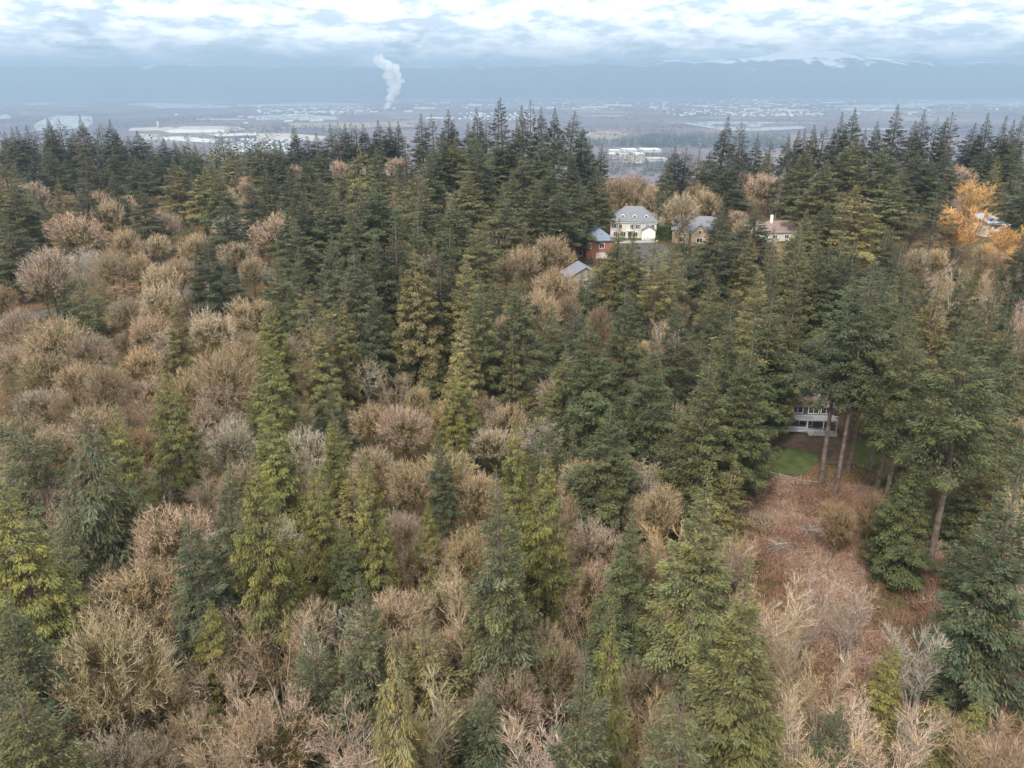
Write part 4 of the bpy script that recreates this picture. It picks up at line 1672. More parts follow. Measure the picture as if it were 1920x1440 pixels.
def thicket(name, pts, n_blade, n_twig, hmax, radius, material, label, seed, leaf=0.28):
    """low brush around the given points: leafy sprays and arching canes, one mass"""
    r = np.random.default_rng(seed)
    P = np.array(pts)
    k = len(P)
    size = r.uniform(0.5, 1.2, k)
    tone = np.clip(0.5 + 0.22 * np.sin(P[:, 0] * 0.31 + np.sin(P[:, 1] * 0.23)) + 0.2 * np.sin(P[:, 1] * 0.37 + 1.3) * np.sin(P[:, 0] * 0.17) + r.normal(0, 0.16, k), 0, 1)
    G = ground(P[:, 0], P[:, 1])
    # leaves over low mounds
    i = np.repeat(np.arange(k), n_blade)
    a = r.uniform(0, 6.28, len(i))
    q = np.sqrt(r.uniform(0, 1, len(i)))
    rad = q * radius * size[i]
    z = hmax * size[i] * (1 - q * q) * r.uniform(0.35, 1.0, len(i)) + 0.05
    X = P[i, 0] + np.cos(a) * rad
    Y = P[i, 1] + np.sin(a) * rad
    pos = np.column_stack([X, Y, ground(X, Y) + z])
    d = norm(np.column_stack([np.cos(a) * q, np.sin(a) * q, r.uniform(-0.2, 0.8, len(i))]) + r.normal(0, 0.5, (len(i), 3)))
    V1, F1 = blades(pos, d, norm(np.array((0, 0, 1.0)) + r.normal(0, 0.4, d.shape)), leaf * r.uniform(0.6, 1.4, len(i)), leaf * 0.55 * r.uniform(0.6, 1.4, len(i)))
    t1 = np.repeat(np.clip(tone[i] + r.normal(0, 0.13, len(i)), 0, 1), 4)
    # canes
    i = np.repeat(np.arange(k), n_twig)
    a = r.uniform(0, 6.28, len(i))
    rad = r.uniform(0, 0.8, len(i)) * radius * size[i]
    X = P[i, 0] + np.cos(a) * rad
    Y = P[i, 1] + np.sin(a) * rad
    S = np.column_stack([X, Y, ground(X, Y) + 0.0])
    d = norm(np.column_stack([np.cos(a) * 0.6, np.sin(a) * 0.6, np.full(len(i), 0.8)]) + r.normal(0, 0.35, (len(i), 3)))
    l = hmax * size[i] * r.uniform(0.8, 2.0, len(i))
    V2, F2, t2 = slivers([(S, d, l, np.full(len(i), 0.06), np.clip(tone[i] + r.normal(0.18, 0.15, len(i)), 0, 1))], r)
    V, Fc = join([(V1, F1), (V2, F2)])
    me = mesh_np(name, V, Fc, [material], tone=np.concatenate([t1, t2]))
    return tag(link(name, me), label, kind='stuff')


CLEAR = [at(*q) for q in ((1375, 985), (1400, 935), (1470, 900), (1560, 915), (1650, 925), (1740, 1000), (1800, 1060), (1860, 1120), (1990, 1180), (1990, 1440), (1800, 1440), (1500, 1440), (1440, 1240), (1420, 1120))]
KEEP = [[at(*q) for q in pp] for pp in (((1385, 855), (1420, 828), (1650, 824), (1665, 872), (1520, 888), (1440, 893)), ((1140, 452), (1250, 452), (1262, 512), (1155, 512)))]
r_ = random.Random(5)
pts_clear, pts_brush, pts_green = [], [], []
xs = [p[0] for p in CLEAR]
ys_ = [p[1] for p in CLEAR]
while len(pts_clear) < 1000:
    x, y = r_.uniform(min(xs), max(xs)), r_.uniform(min(ys_), max(ys_))
    if in_poly(x, y, CLEAR):
        pts_clear.append((x, y))
while len(pts_brush) < 2300:
    y = 52 + 230 * r_.random() ** 1.3
    x = r_.uniform(-0.72, 0.72) * (y + 25)
    if any(in_poly(x, y, K) for K in KEEP) or in_poly(x, y, CLEAR):
        continue
    (pts_green if r_.random() < 0.3 else pts_brush).append((x, y))
pts_green += [pts_clear[i] for i in range(0, len(pts_clear), 13)]
pts_far = []
while len(pts_far) < 1500:
    y = r_.uniform(270, 470)
    x = r_.uniform(-0.72, 0.3 if y < 330 else 0.7) * y
    if any(in_poly(x, y, K) for K in KEEP):
        continue
    pts_far.append((x, y))
M_BRAM = undergrowth_mat('bramble_canes', [(0.05, (0.09, 0.105, 0.035)), (0.22, (0.15, 0.125, 0.055)), (0.34, (0.19, 0.10, 0.065)), (0.5, (0.27, 0.135, 0.092)), (0.75, (0.33, 0.20, 0.145)), (0.97, (0.40, 0.30, 0.225))])
M_BRUSH = undergrowth_mat('forest_brush', [(0.1, (0.06, 0.05, 0.025)), (0.4, (0.13, 0.09, 0.05)), (0.65, (0.2, 0.14, 0.085)), (0.95, (0.10, 0.10, 0.035))])
M_FERN = undergrowth_mat('fern_green', [(0.1, (0.025, 0.042, 0.014)), (0.5, (0.045, 0.066, 0.02)), (0.95, (0.085, 0.10, 0.03))])
thicket('brambles', pts_clear, 120, 110, 1.2, 2.4, M_BRAM, 'low russet brambles and dead bracken filling the open clearing', 21)
thicket('underbrush', pts_brush, 60, 26, 1.3, 3.2, M_BRUSH, 'brown leafless brush between the tree trunks', 22, 0.36)
thicket('underbrush', pts_far, 60, 10, 1.8, 5.0, M_BRUSH, 'brown brush and saplings on the ground below the far grove', 24, 0.8)
thicket('ferns', pts_green, 90, 4, 1.1, 2.6, M_FERN, 'dark green ferns and salal on the forest floor', 23, 0.42)


# far woods: what reads only as one mass
def far_woods(name, P, hs, label, material, seed, n=34, wid=0.16):
    r = np.random.default_rng(seed)
    k = len(P)
    i = np.repeat(np.arange(k), n)
    t = r.uniform(0.02, 1, len(i)) ** 1.2
    a = r.uniform(0, 6.28, len(i))
    h = hs[i]
    rad = h * wid * (1 - t) * r.uniform(0.1, 0.75, len(i))
    pos = P[i] + np.column_stack([np.cos(a) * rad, np.sin(a) * rad, h * t * 0.97])
    d = norm(np.column_stack([np.cos(a), np.sin(a), r.normal(-0.15, 0.3, len(i))]))
    l = h * (0.05 + wid * 0.75 * (1 - t))
    V, Fc = blades(pos, d, norm(np.array((0, 0, 1.0)) + r.normal(0, 0.3, d.shape)), l, l * 0.75)
    tone = np.repeat(np.clip(np.repeat(r.uniform(0, 1, k), n) * 0.6 + r.uniform(0, 0.4, len(i)), 0, 1), 4)
    me = mesh_np(name, V, Fc, [material], tone=tone)
    return tag(link(name, me), label, kind='stuff')


r = np.random.default_rng(77)
y = r.uniform(560, 1750, 7000)
x = r.uniform(-0.75, 0.75, 7000) * y
ok = (ground(x, y) > VALLEY + 2)
ok &= ~((y < 700) & (x > -150))
x, y = x[ok], y[ok]
M_FARF = undergrowth_mat('far_conifers', [(0.1, (0.022, 0.034, 0.02)), (0.8, (0.05, 0.066, 0.03)), (0.95, (0.16, 0.12, 0.09))])
far_woods('hillside_woods', np.column_stack([x, y, ground(x, y)]), r.uniform(16, 30, len(x)), 'dense dark conifer woods on the slope dropping to the valley', M_FARF, 78)
# ------------------------------------------------------------------ buildings
M_WHITE = simple('white_paint', (0.72, 0.70, 0.66), 0.6, 0.04, 1.0)
M_BEIGE = simple('beige_siding', (0.30, 0.265, 0.22), 0.75, 0.08, 1.0)
M_CREAM = simple('cream_siding', (0.50, 0.46, 0.40), 0.7, 0.06, 1.0)
M_TAN = simple('tan_siding', (0.42, 0.30, 0.19), 0.75, 0.08, 1.0)
M_BRICK = simple('red_brick', (0.24, 0.085, 0.055), 0.85, 0.2, 4.0, 0.2, (0.33, 0.13, 0.085))
M_SHGREY = simple('grey_shingle', (0.125, 0.13, 0.15), 0.85, 0.2, 3.0, 0.2, (0.19, 0.195, 0.215))
M_SHBLUE = simple('blue_grey_shingle', (0.12, 0.145, 0.19), 0.8, 0.2, 3.0, 0.2, (0.17, 0.2, 0.25))
M_SHBROWN = simple('brown_shingle', (0.17, 0.12, 0.105), 0.85, 0.2, 3.0, 0.2, (0.24, 0.175, 0.155))
M_METAL = simple('blue_metal_roof', (0.24, 0.30, 0.38), 0.6, 0.08, 0.6, 0.3)
M_GLASS = simple('dark_glass', (0.03, 0.035, 0.042), 0.12, 0.2, 0.7, 0.6)
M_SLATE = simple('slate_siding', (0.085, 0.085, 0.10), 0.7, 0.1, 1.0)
M_DECK = simple('weathered_deck', (0.42, 0.39, 0.37), 0.85, 0.15, 2.0)
M_RAIL = simple('pale_blue_railing', (0.60, 0.63, 0.66), 0.6, 0.06, 2.0)
M_DOOR = simple('orange_door', (0.45, 0.20, 0.07), 0.6, 0.1, 2.0)
M_WOOD = simple('grey_timber', (0.22, 0.19, 0.165), 0.9, 0.2, 3.0, 0.2, (0.32, 0.29, 0.26))
M_SIGN = simple('green_sign', (0.01, 0.20, 0.14), 0.5, 0.05, 1.0)
M_HEDGE = foliage_mat('hedge_leaf', 0.8, 0.15, (1.15, 1.1, 0.7))
M_CONCW = simple('pale_stone', (0.45, 0.43, 0.40), 0.9, 0.1, 2.0)


def box(bm, x0, x1, y0, y1, z0, z1):
    vs = [bm.verts.new(p) for p in ((x0, y0, z0), (x1, y0, z0), (x1, y1, z0), (x0, y1, z0), (x0, y0, z1), (x1, y0, z1), (x1, y1, z1), (x0, y1, z1))]
    for f in ((0, 3, 2, 1), (4, 5, 6, 7), (0, 1, 5, 4), (1, 2, 6, 5), (2, 3, 7, 6), (3, 0, 4, 7)):
        bm.faces.new([vs[i] for i in f])


def part(name, material, parent, fn):
    bm = bmesh.new()
    fn(bm)
    bmesh.ops.recalc_face_normals(bm, faces=bm.faces[:])
    me = bpy.data.meshes.new(name)
    bm.to_mesh(me)
    bm.free()
    me.materials.append(material)
    return link(name, me, parent)


def poly_solid(bm, verts, faces):
    vs = [bm.verts.new(v) for v in verts]
    for f in faces:
        bm.faces.new([vs[i] for i in f])


def gable(bm, x0, x1, y0, y1, z, h, along='x', th=0.22, ov=0.5):
    """two sloping slabs with thickness and an eave overhang"""
    if along == 'x':
        ym = (y0 + y1) / 2
        k = h / (ym - y0)
        for s, ye in ((-1, y0 - ov), (1, y1 + ov)):
            ze = z - k * ov
            a, b = x0 - ov, x1 + ov
            poly_solid(bm, [(a, ye, ze), (b, ye, ze), (b, ym, z + h), (a, ym, z + h), (a, ye, ze + th), (b, ye, ze + th), (b, ym, z + h + th), (a, ym, z + h + th)],
                       [(0, 1, 2, 3), (4, 5, 6, 7), (0, 1, 5, 4), (2, 3, 7, 6), (0, 3, 7, 4), (1, 2, 6, 5)])
    else:
        xm = (x0 + x1) / 2
        k = h / (xm - x0)
        for s, xe in ((-1, x0 - ov), (1, x1 + ov)):
            ze = z - k * ov
            a, b = y0 - ov, y1 + ov
            poly_solid(bm, [(xe, a, ze), (xe, b, ze), (xm, b, z + h), (xm, a, z + h), (xe, a, ze + th), (xe, b, ze + th), (xm, b, z + h + th), (xm, a, z + h + th)],
                       [(0, 1, 2, 3), (4, 5, 6, 7), (0, 1, 5, 4), (2, 3, 7, 6), (0, 3, 7, 4), (1, 2, 6, 5)])


def gable_wall(bm, x0, x1, y0, y1, z, h, along='x'):
    """closed body below a gable: box sides plus the triangles"""
    box(bm, x0, x1, y0, y1, -1.5, z)
    if along == 'x':
        ym = (y0 + y1) / 2
        poly_solid(bm, [(x0, y0, z), (x0, y1, z), (x0, ym, z + h), (x1, y0, z), (x1, y1, z), (x1, ym, z + h)], [(0, 1, 2), (3, 4, 5), (0, 2, 5, 3), (1, 2, 5, 4)])
    else:
        xm = (x0 + x1) / 2
        poly_solid(bm, [(x0, y0, z), (x1, y0, z), (xm, y0, z + h), (x0, y1, z), (x1, y1, z), (xm, y1, z + h)], [(0, 1, 2), (3, 4, 5), (0, 2, 5, 3), (1, 2, 5, 4)])


def gable_wall_y(bm, x0, x1, y0, y1, z, h):
    xm = (x0 + x1) / 2
    poly_solid(bm, [(x0, y0, -1.5), (x1, y0, -1.5), (x1, y0, z), (xm, y0, z + h), (x0, y0, z), (x0, y1, -1.5), (x1, y1, -1.5), (x1, y1, z), (xm, y1, z + h), (x0, y1, z)],
               [(0, 1, 2, 3, 4), (5, 6, 7, 8, 9), (0, 1, 6, 5), (1, 2, 7, 6), (2, 3, 8, 7), (3, 4, 9, 8), (4, 0, 5, 9)])


def gable_wall_at(bm, x0, x1, y0, y1, z0, z1, h):
    xm = (x0 + x1) / 2
    poly_solid(bm, [(x0, y0, z0), (x1, y0, z0), (x1, y0, z1), (xm, y0, z1 + h), (x0, y0, z1), (x0, y1, z0), (x1, y1, z0), (x1, y1, z1), (xm, y1, z1 + h), (x0, y1, z1)],
               [(0, 1, 2, 3, 4), (5, 6, 7, 8, 9), (0, 1, 6, 5), (1, 2, 7, 6), (2, 3, 8, 7), (3, 4, 9, 8), (4, 0, 5, 9)])


def hip(bm, x0, x1, y0, y1, z, h, ov=0.6):
    x0, x1, y0, y1 = x0 - ov, x1 + ov, y0 - ov, y1 + ov
    w = (y1 - y0) / 2
    ym = (y0 + y1) / 2
    poly_solid(bm, [(x0, y0, z), (x1, y0, z), (x1, y1, z), (x0, y1, z), (x0 + w, ym, z + h), (x1 - w, ym, z + h),
                    (x0, y0, z - 0.25), (x1, y0, z - 0.25), (x1, y1, z - 0.25), (x0, y1, z - 0.25)],
               [(0, 1, 5, 4), (1, 2, 5), (2, 3, 4, 5), (3, 0, 4), (0, 1, 7, 6), (1, 2, 8, 7), (2, 3, 9, 8), (3, 0, 6, 9), (6, 7, 8, 9)])


def window(parent, x, z, w, h, y=0.0, axis='y', frame=M_WHITE, bars=1, shutters=False):
    """a window on the wall plane: frame part with a pane (and a glazing bar) under it"""
    t = 0.14

    def fr(bm):
        for (a, b, c, d) in ((x - w / 2 - t, x + w / 2 + t, z - t, z), (x - w / 2 - t, x + w / 2 + t, z + h, z + h + t), (x - w / 2 - t, x - w / 2, z, z + h), (x + w / 2, x + w / 2 + t, z, z + h)):
            if axis == 'y':
                box(bm, a, b, y - 0.10, y - 0.003, c, d)
            else:
                box(bm, y - 0.10, y - 0.003, a, b, c, d)
        for i in range(bars):
            q = x - w / 2 + w * (i + 1) / (bars + 1)
            if axis == 'y':
                box(bm, q - 0.04, q + 0.04, y - 0.085, y - 0.045, z, z + h)
            else:
                box(bm, y - 0.085, y - 0.045, q - 0.04, q + 0.04, z, z + h)
    f = part('window', frame, parent, fr)
    if axis == 'y':
        part('pane', M_GLASS, f, lambda bm: box(bm, x - w / 2, x + w / 2, y - 0.04, y - 0.005, z, z + h))
    else:
        part('pane', M_GLASS, f, lambda bm: box(bm, y - 0.04, y - 0.005, x - w / 2, x + w / 2, z, z + h))
    if shutters:
        for s in (-1, 1):
            c = x + s * (w / 2 + t + 0.22)
            part('shutter', M_SLATE, parent, lambda bm: box(bm, c - 0.2, c + 0.2, y - 0.07, y - 0.003, z - 0.05, z + h + 0.05))
    return f


def house_at(name, px, py, rz, label, cat='house', group='houses in the trees', dist=None):
    if dist:
        x, y, z = at_dist(px, py, dist)
        z = float(ground(x, y))
    else:
        x, y = at(px, py)
        z = float(ground(x, y))
    h = empty(name, (x, y, z), rz)
    tag(h, label, cat, group)
    return h, y


# white house with the dormers; local -y is the front
hs, D = house_at('white_house', 1188, 447, math.radians(-6), 'large white house with grey hip roof and three dormers')
part('wall', M_CREAM, hs, lambda bm: box(bm, -9, 8.5, 0, 11, -1.5, 6.3))
rf = part('roof', M_SHGREY, hs, lambda bm: hip(bm, -9, 8.5, 0, 11, 6.56, 5.0))
part('cornice', M_WHITE, hs, lambda bm: (box(bm, -9.4, 8.9, -0.42, -0.004, 5.95, 6.28), box(bm, -9.4, -9.004, -0.004, 11, 5.95, 6.28), box(bm, 8.504, 8.9, -0.004, 11, 5.95, 6.28)))
part('chimney', M_BRICK, rf, lambda bm: box(bm, -3.6, -2.7, 6, 7, 8, 12.4))
for dx in (-4.6, 0.0, 4.4):
    d = part('dormer', M_WHITE, hs, lambda bm: gable_wall_at(bm, dx - 0.9, dx + 0.9, 1.3, 3.6, 6.9, 8.6, 0.75))
    part('dormer_roof', M_SHGREY, d, lambda bm: gable(bm, dx - 0.9, dx + 0.9, 1.3, 4.2, 8.63, 0.75, 'y', 0.1, 0.15))
    part('pane', M_GLASS, d, lambda bm: box(bm, dx - 0.42, dx + 0.42, 1.24, 1.297, 7.3, 8.6))
for wx in (-7.4, -5.2, -1.0, 1.2, 5.0, 7.0):
    window(hs, wx, 3.75, 1.1, 1.6, shutters=wx in (-7.4, 1.2))
for wx in (-7.0, -4.0, 0.6):
    window(hs, wx, 0.7, 1.5, 1.7)
part('bay_wall', M_WHITE, hs, lambda bm: gable_wall_y(bm, 3.0, 8.0, -3.0, -0.004, 3.6, 1.5))
part('bay_roof', M_SHGREY, hs, lambda bm: gable(bm, 3.0, 8.0, -3.0, -0.45, 3.62, 1.5, 'y', 0.18, 0.35))
part('garage_door', M_WHITE, hs, lambda bm: box(bm, 3.8, 7.2, -3.08, -3.004, 0, 2.5))
part('door', M_SLATE, hs, lambda bm: box(bm, -2.0, -1.0, -0.08, -0.004, 0.1, 2.3))
for cx in (-2.6, -0.4):
    part('column', M_WHITE, hs, lambda bm: box(bm, cx - 0.15, cx + 0.15, -1.6, -1.3, 0, 3.0))
part('porch_roof', M_WHITE, hs, lambda bm: box(bm, -3.0, 0.0, -1.8, -0.43, 3.0, 3.3))

# low stone wall below its lawn
x0, y0 = at(1152, 456)
x1, y1 = at(1236, 454)
gw = empty('garden_wall', (x0, y0, float(ground(x0, y0))), math.atan2(y1 - y0, x1 - x0))
tag(gw, 'low pale stone wall along the lawn of the white house', 'wall')
LW = math.hypot(x1 - x0, y1 - y0)
blk = None
for i in range(int(LW / 0.9)):
    for row in range(2):
        if blk is None:
            blk = part('stone', M_CONCW, gw, lambda bm: box(bm, 0, 0.86, -0.2, 0.2, 0, 0.42))
            b2 = blk
        else:
            b2 = blk.copy()
            C.objects.link(b2)
            b2.parent = gw
        b2.location = (i * 0.9 + 0.4 * row, rng.uniform(-0.04, 0.04), row * 0.43)

# brick house
hs, D = house_at('brick_house', 1112, 486, math.radians(8), 'red brick house with blue-grey roof below the bare-trunked fir')
part('wall', M_BRICK, hs, lambda bm: (box(bm, -6.8, -2.6, 2.5, 11, -1.5, 6.4), box(bm, -2.596, 7.5, 0, 11.004, -1.5, 6.4)))
part('roof', M_SHBLUE, hs, lambda bm: hip(bm, -6.8, 7.5, 0.0, 11, 6.66, 4.2))
part('garage_door', M_CREAM, hs, lambda bm: box(bm, 1.0, 5.6, -0.08, -0.004, 0, 2.3))
window(hs, -1.2, 3.9, 0.9, 1.7)
window(hs, 3.0, 3.9, 1.6, 1.5)
window(hs, -4.8, 4.5, 1.2, 1.0, 2.5)
window(hs, -4.7, 0.9, 2.2, 1.6, 2.5)

# tan gabled house
hs, D = house_at('gabled_house', 1300, 456, math.radians(-14), 'tan house with two front gables and pale grey roof')
part('wall', M_TAN, hs, lambda bm: gable_wall(bm, -8, 8, 0, 10, 5.0, 4.2, 'x'))
part('roof', M_SHGREY, hs, lambda bm: gable(bm, -8, 8, 0, 10, 5.02, 4.2, 'x'))
for cx, hw, yy in ((-4.2, 2.6, -2.2), (2.2, 3.2, -3.2)):
    g = part('gable_wing', M_TAN, hs, lambda bm: gable_wall_y(bm, cx - hw, cx + hw, yy, 3.0, 4.2, hw * 0.95))
    part('wing_roof', M_SHGREY, g, lambda bm: gable(bm, cx - hw, cx + hw, yy, 4.5, 4.24, hw * 0.95, 'y', 0.2, 0.45))
    window(hs, cx, 4.0, 1.0, 1.2, yy)
    window(hs, cx, 1.0, 2.0, 1.5, yy)
part('chimney', M_BRICK, hs, lambda bm: box(bm, 6.0, 7.0, 5.6, 6.6, 6, 11))

# brown-roofed house with a white chimney
hs, D = house_at('brown_roofed_house', 1462, 452, math.radians(5), 'house with long brown roof and small white chimney, half hidden by firs')
part('wall', M_CREAM, hs, lambda bm: gable_wall(bm, -8, 6, 0, 9, 3.4, 3.4, 'x'))
part('roof', M_SHBROWN, hs, lambda bm: gable(bm, -8, 6, 0, 9, 3.42, 3.4, 'x'))
part('chimney', M_WHITE, hs, lambda bm: box(bm, -3.0, -2.1, 3.4, 4.3, 5, 9.2))
for wx in (-5.5, -2, 2.5):
    window(hs, wx, 1.0, 1.5, 1.3)

# house under the blue metal roof
hs, D = house_at('metal_roofed_house', 1866, 442, math.radians(16), 'pale house with stepped light blue metal roof beside the orange willows')
part('wall', M_CREAM, hs, lambda bm: (box(bm, -5, 2, 0, 7, -1.5, 5.0), box(bm, 2.004, 6, 0.6, 6.4, -1.5, 3.6)))
part('roof', M_METAL, hs, lambda bm: poly_solid(bm, [(-5.8, -1, 5.1), (2.6, -1, 5.1), (2.6, 8, 7.4), (-5.8, 8, 7.4), (-5.8, -1, 5.3), (2.6, -1, 5.3), (2.6, 8, 7.6), (-5.8, 8, 7.6)],
                                               [(0, 1, 2, 3), (4, 5, 6, 7), (0, 1, 5, 4), (1, 2, 6, 5), (2, 3, 7, 6), (3, 0, 4, 7)]))
part('lower_roof', M_METAL, hs, lambda bm: poly_solid(bm, [(2.1, -0.2, 3.7), (7, -0.2, 3.7), (7, 7, 5.0), (2.1, 7, 5.0), (2.1, -0.2, 3.9), (7, -0.2, 3.9), (7, 7, 5.2), (2.1, 7, 5.2)],
                                                     [(0, 1, 2, 3), (4, 5, 6, 7), (0, 1, 5, 4), (1, 2, 6, 5), (2, 3, 7, 6), (3, 0, 4, 7)]))
for wx in (-3.6, -0.6):
    window(hs, wx, 2.6, 1.8, 1.6)

# small cottage in the west
hs, D = house_at('cottage', 460, 440, math.radians(-4), 'small cottage with brown roof and orange door among bare trees')
part('wall', M_CREAM, hs, lambda bm: gable_wall(bm, -6, 7, 0, 8, 3.0, 2.4, 'x'))
part('roof', M_SHBROWN, hs, lambda bm: gable(bm, -6, 7, 0, 8, 3.02, 2.4, 'x'))
part('door', M_DOOR, hs, lambda bm: box(bm, -4.6, -2.6, -0.08, -0.004, 0, 2.6))
window(hs, -0.6, 0.9, 1.8, 1.4)
window(hs, 4.2, 0.9, 2.0, 1.4)

# beige house below the brick one
hs, D = house_at('beige_house', 1092, 556, math.radians(10), 'beige house with grey roof and white corner post under the brick house')
part('wall', M_BEIGE, hs, lambda bm: gable_wall(bm, -4.5, 6, 0, 9, 6.0, 3.0, 'y'))
part('roof', M_SHGREY, hs, lambda bm: gable(bm, -4.5, 6, 0, 9, 6.02, 3.0, 'y'))
part('corner_post', M_WHITE, hs, lambda bm: box(bm, -4.62, -4.3, -0.12, -0.004, 0, 5.9))
window(hs, 1.0, 3.6, 1.8, 1.5)
window(hs, 1.0, 0.8, 1.8, 1.5)

# slate house hidden left of centre
hs, D = house_at('slate_house', 575, 652, math.radians(18), 'dark slate-walled house glimpsed behind the open pine-like fir')
part('wall', M_SLATE, hs, lambda bm: gable_wall(bm, -6, 7, 0, 9, 5.4, 3.0, 'x'))
part('roof', M_SHGREY, hs, lambda bm: gable(bm, -6, 7, 0, 9, 5.42, 3.0, 'x'))
for wx, wz in ((-4, 3.2), (-3.6, 0.6), (1, 3.2)):
    window(hs, wx, wz, 1.6, 1.4, frame=M_SLATE)

# little white house behind the bare-trunked fir
hs, D = house_at('white_cottage', 1046, 446, math.radians(20), 'small white gabled house with blue roof behind the bare trunk')
part('wall', M_WHITE, hs, lambda bm: gable_wall_y(bm, -2.4, 2.4, 0, 7, 3.6, 2.2))
part('roof', M_SHBLUE, hs, lambda bm: gable(bm, -2.4, 2.4, 0, 7, 3.64, 2.2, 'y'))
window(hs, 0, 1.2, 1.0, 1.5)

# house with the deck
hs, D = house_at('deck_house', 1512, 812, math.radians(-5), 'house with brown roof and two-level pale deck above the lawn')
part('wall', M_SLATE, hs, lambda bm: gable_wall(bm, -6.5, 6.0, 3.2, 10.0, 5.0, 1.8, 'x'))  # siding darkened: shade above the deck is put into the wall colour
part('roof', M_SHBROWN, hs, lambda bm: gable(bm, -6.5, 6.0, 3.2, 10.0, 5.02, 1.8, 'x'))
for wx in (-4.6, -1.5, 1.8, 4.4):
    window(hs, wx, 3.3, 2.0, 1.45, 3.2)
for wx in (-4.0, 0.5):
    window(hs, wx, 0.5, 2.6, 1.9, 3.2)
dk = part('deck', M_DECK, hs, lambda bm: box(bm, -4.8, 6.0, -0.2, 3.0, 2.85, 3.05))
lw = part('lower_deck', M_DECK, hs, lambda bm: (box(bm, -4.6, 0.0, -0.4, 3.0, 0.35, 0.5), box(bm, 0.004, 4.6, -1.6, 3.0, 0.15, 0.3)))
post0 = None


def rail(parent, xa, ya, xb, yb, z, h=1.0, step=0.32):
    L = math.hypot(xb - xa, yb - ya)
    n = max(2, int(L / step))

    def rl(bm):
        dx, dy = (xb - xa) / L, (yb - ya) / L
        px, py = -dy * 0.06, dx * 0.06
        for zz in (z + h - 0.1, z + 0.12):
            poly_solid(bm, [(xa - px, ya - py, zz), (xb - px, yb - py, zz), (xb + px, yb + py, zz), (xa + px, ya + py, zz), (xa - px, ya - py, zz + 0.1), (xb - px, yb - py, zz + 0.1), (xb + px, yb + py, zz + 0.1), (xa + px, ya + py, zz + 0.1)],
                       [(0, 1, 2, 3), (4, 5, 6, 7), (0, 1, 5, 4), (1, 2, 6, 5), (2, 3, 7, 6), (3, 0, 4, 7)])
    rr = part('railing', M_RAIL, parent, rl)
    b0 = None
    for i in range(n + 1):
        q = i / n
        x, y = xa + (xb - xa) * q, ya + (yb - ya) * q
        if b0 is None:
            b0 = part('baluster', M_RAIL, rr, lambda bm: box(bm, -0.04, 0.04, -0.04, 0.04, 0.223, h - 0.103))
            o = b0
        else:
            o = b0.copy()
            C.objects.link(o)
            o.parent = rr
        o.location = (x, y, z)


rail(dk, -4.75, -0.12, 5.95, -0.12, 3.053)
rail(dk, -4.75, -0.05, -4.75, 2.95, 3.053)
rail(lw, -4.55, -0.32, 0.0, -0.32, 0.503)
rail(lw, 0.1, -1.52, 4.5, -1.52, 0.303)
rail(lw, 0.1, -1.45, 0.1, -0.4, 0.303)
for pxx in (-4.7, -0.1, 3.2, 5.9):
    part('post', M_RAIL, hs, lambda bm: box(bm, pxx - 0.1, pxx + 0.1, -0.1, 0.1, -1.2, 2.847))
part('stair', M_DECK, hs, lambda bm: [box(bm, 4.7, 6.0, -1.4 + 0.3 * i, -1.1 + 0.3 * i - 0.004, -0.5, 0.2 + 0.19 * i) for i in range(4)])

# small white car parked by the trees at the west end of the deck house, parts of a bin
# split-rail fence below the lawn
pts = [at(1425, 888), at(1462, 898), at(1500, 908), at(1535, 912)]
fe = empty('rail_fence', (*pts[0], float(ground(*pts[0]))))
tag(fe, 'low weathered rail fence along the lower edge of the lawn', 'fence')
fx, fy, fz = fe.location
pp = []
for a, b in zip(pts[:-1], pts[1:]):
    for q in (0, 0.5):
        pp.append((a[0] + (b[0] - a[0]) * q, a[1] + (b[1] - a[1]) * q))
pp.append(pts[-1])
for x, y in pp:
    z = float(ground(x, y)) - fz
    part('post', M_WOOD, fe, lambda bm: box(bm, x - fx - 0.09, x - fx + 0.09, y - fy - 0.09, y - fy + 0.09, z - 0.4, z + 1.15))
for (xa, ya), (xb, yb) in zip(pp[:-1], pp[1:]):
    za, zb = float(ground(xa, ya)) - fz, float(ground(xb, yb)) - fz
    for hh in (0.45, 0.9):
        V, Fc = tubes([(xa - fx, ya - fy - 0.1, za + hh)], [(xb - fx, yb - fy - 0.1, zb + hh)], 0.075, 0.075, 6)
        link('rail', mesh_np('rail', V, Fc, [M_WOOD]), fe)

# fallen log in the clearing
xa, ya = at(1515, 930)
xb, yb = at(1560, 965)
V, Fc = tubes([(xa, ya, float(ground(xa, ya)) + 0.5)], [(xb, yb, float(ground(xb, yb)) + 0.4)], 0.38, 0.24, 8)
tag(link('fallen_log', mesh_np('fallen_log', V, Fc, [M_BARK])), 'dark fallen log lying across the top of the clearing', 'log')

# heaps of grey cut brush in the clearing
for px, py, sz_, lab in ((1520, 1004, 3.4, 'grey heap of cut brush, the upper one in the clearing'), (1462, 1032, 3.0, 'grey heap of cut brush near the west edge of the clearing')):
    x, y = at(px, py)
    rr = np.random.default_rng(int(px))
    n = 420
    a = rr.uniform(0, 6.28, n)
    S = np.column_stack([rr.normal(0, 0.5, n), rr.normal(0, 0.4, n), rr.uniform(0.2, 1.3, n)])
    d = norm(np.column_stack([np.cos(a), np.sin(a), rr.uniform(-0.45, 0.35, n)]))
    V, Fc, t_ = slivers([(S, d, rr.uniform(0.5, 1.0, n) * sz_, np.full(n, 0.09), rr.random(n))], rr)
    o = link('brush_pile', mesh_np('brush_pile', V, Fc, [M_TWIG], tone=t_))
    o.location = (x, y, float(ground(x, y)))
    o.color = (0.26, 0.21, 0.185, 1)
    tag(o, lab, 'brush pile', 'brush piles in the clearing')

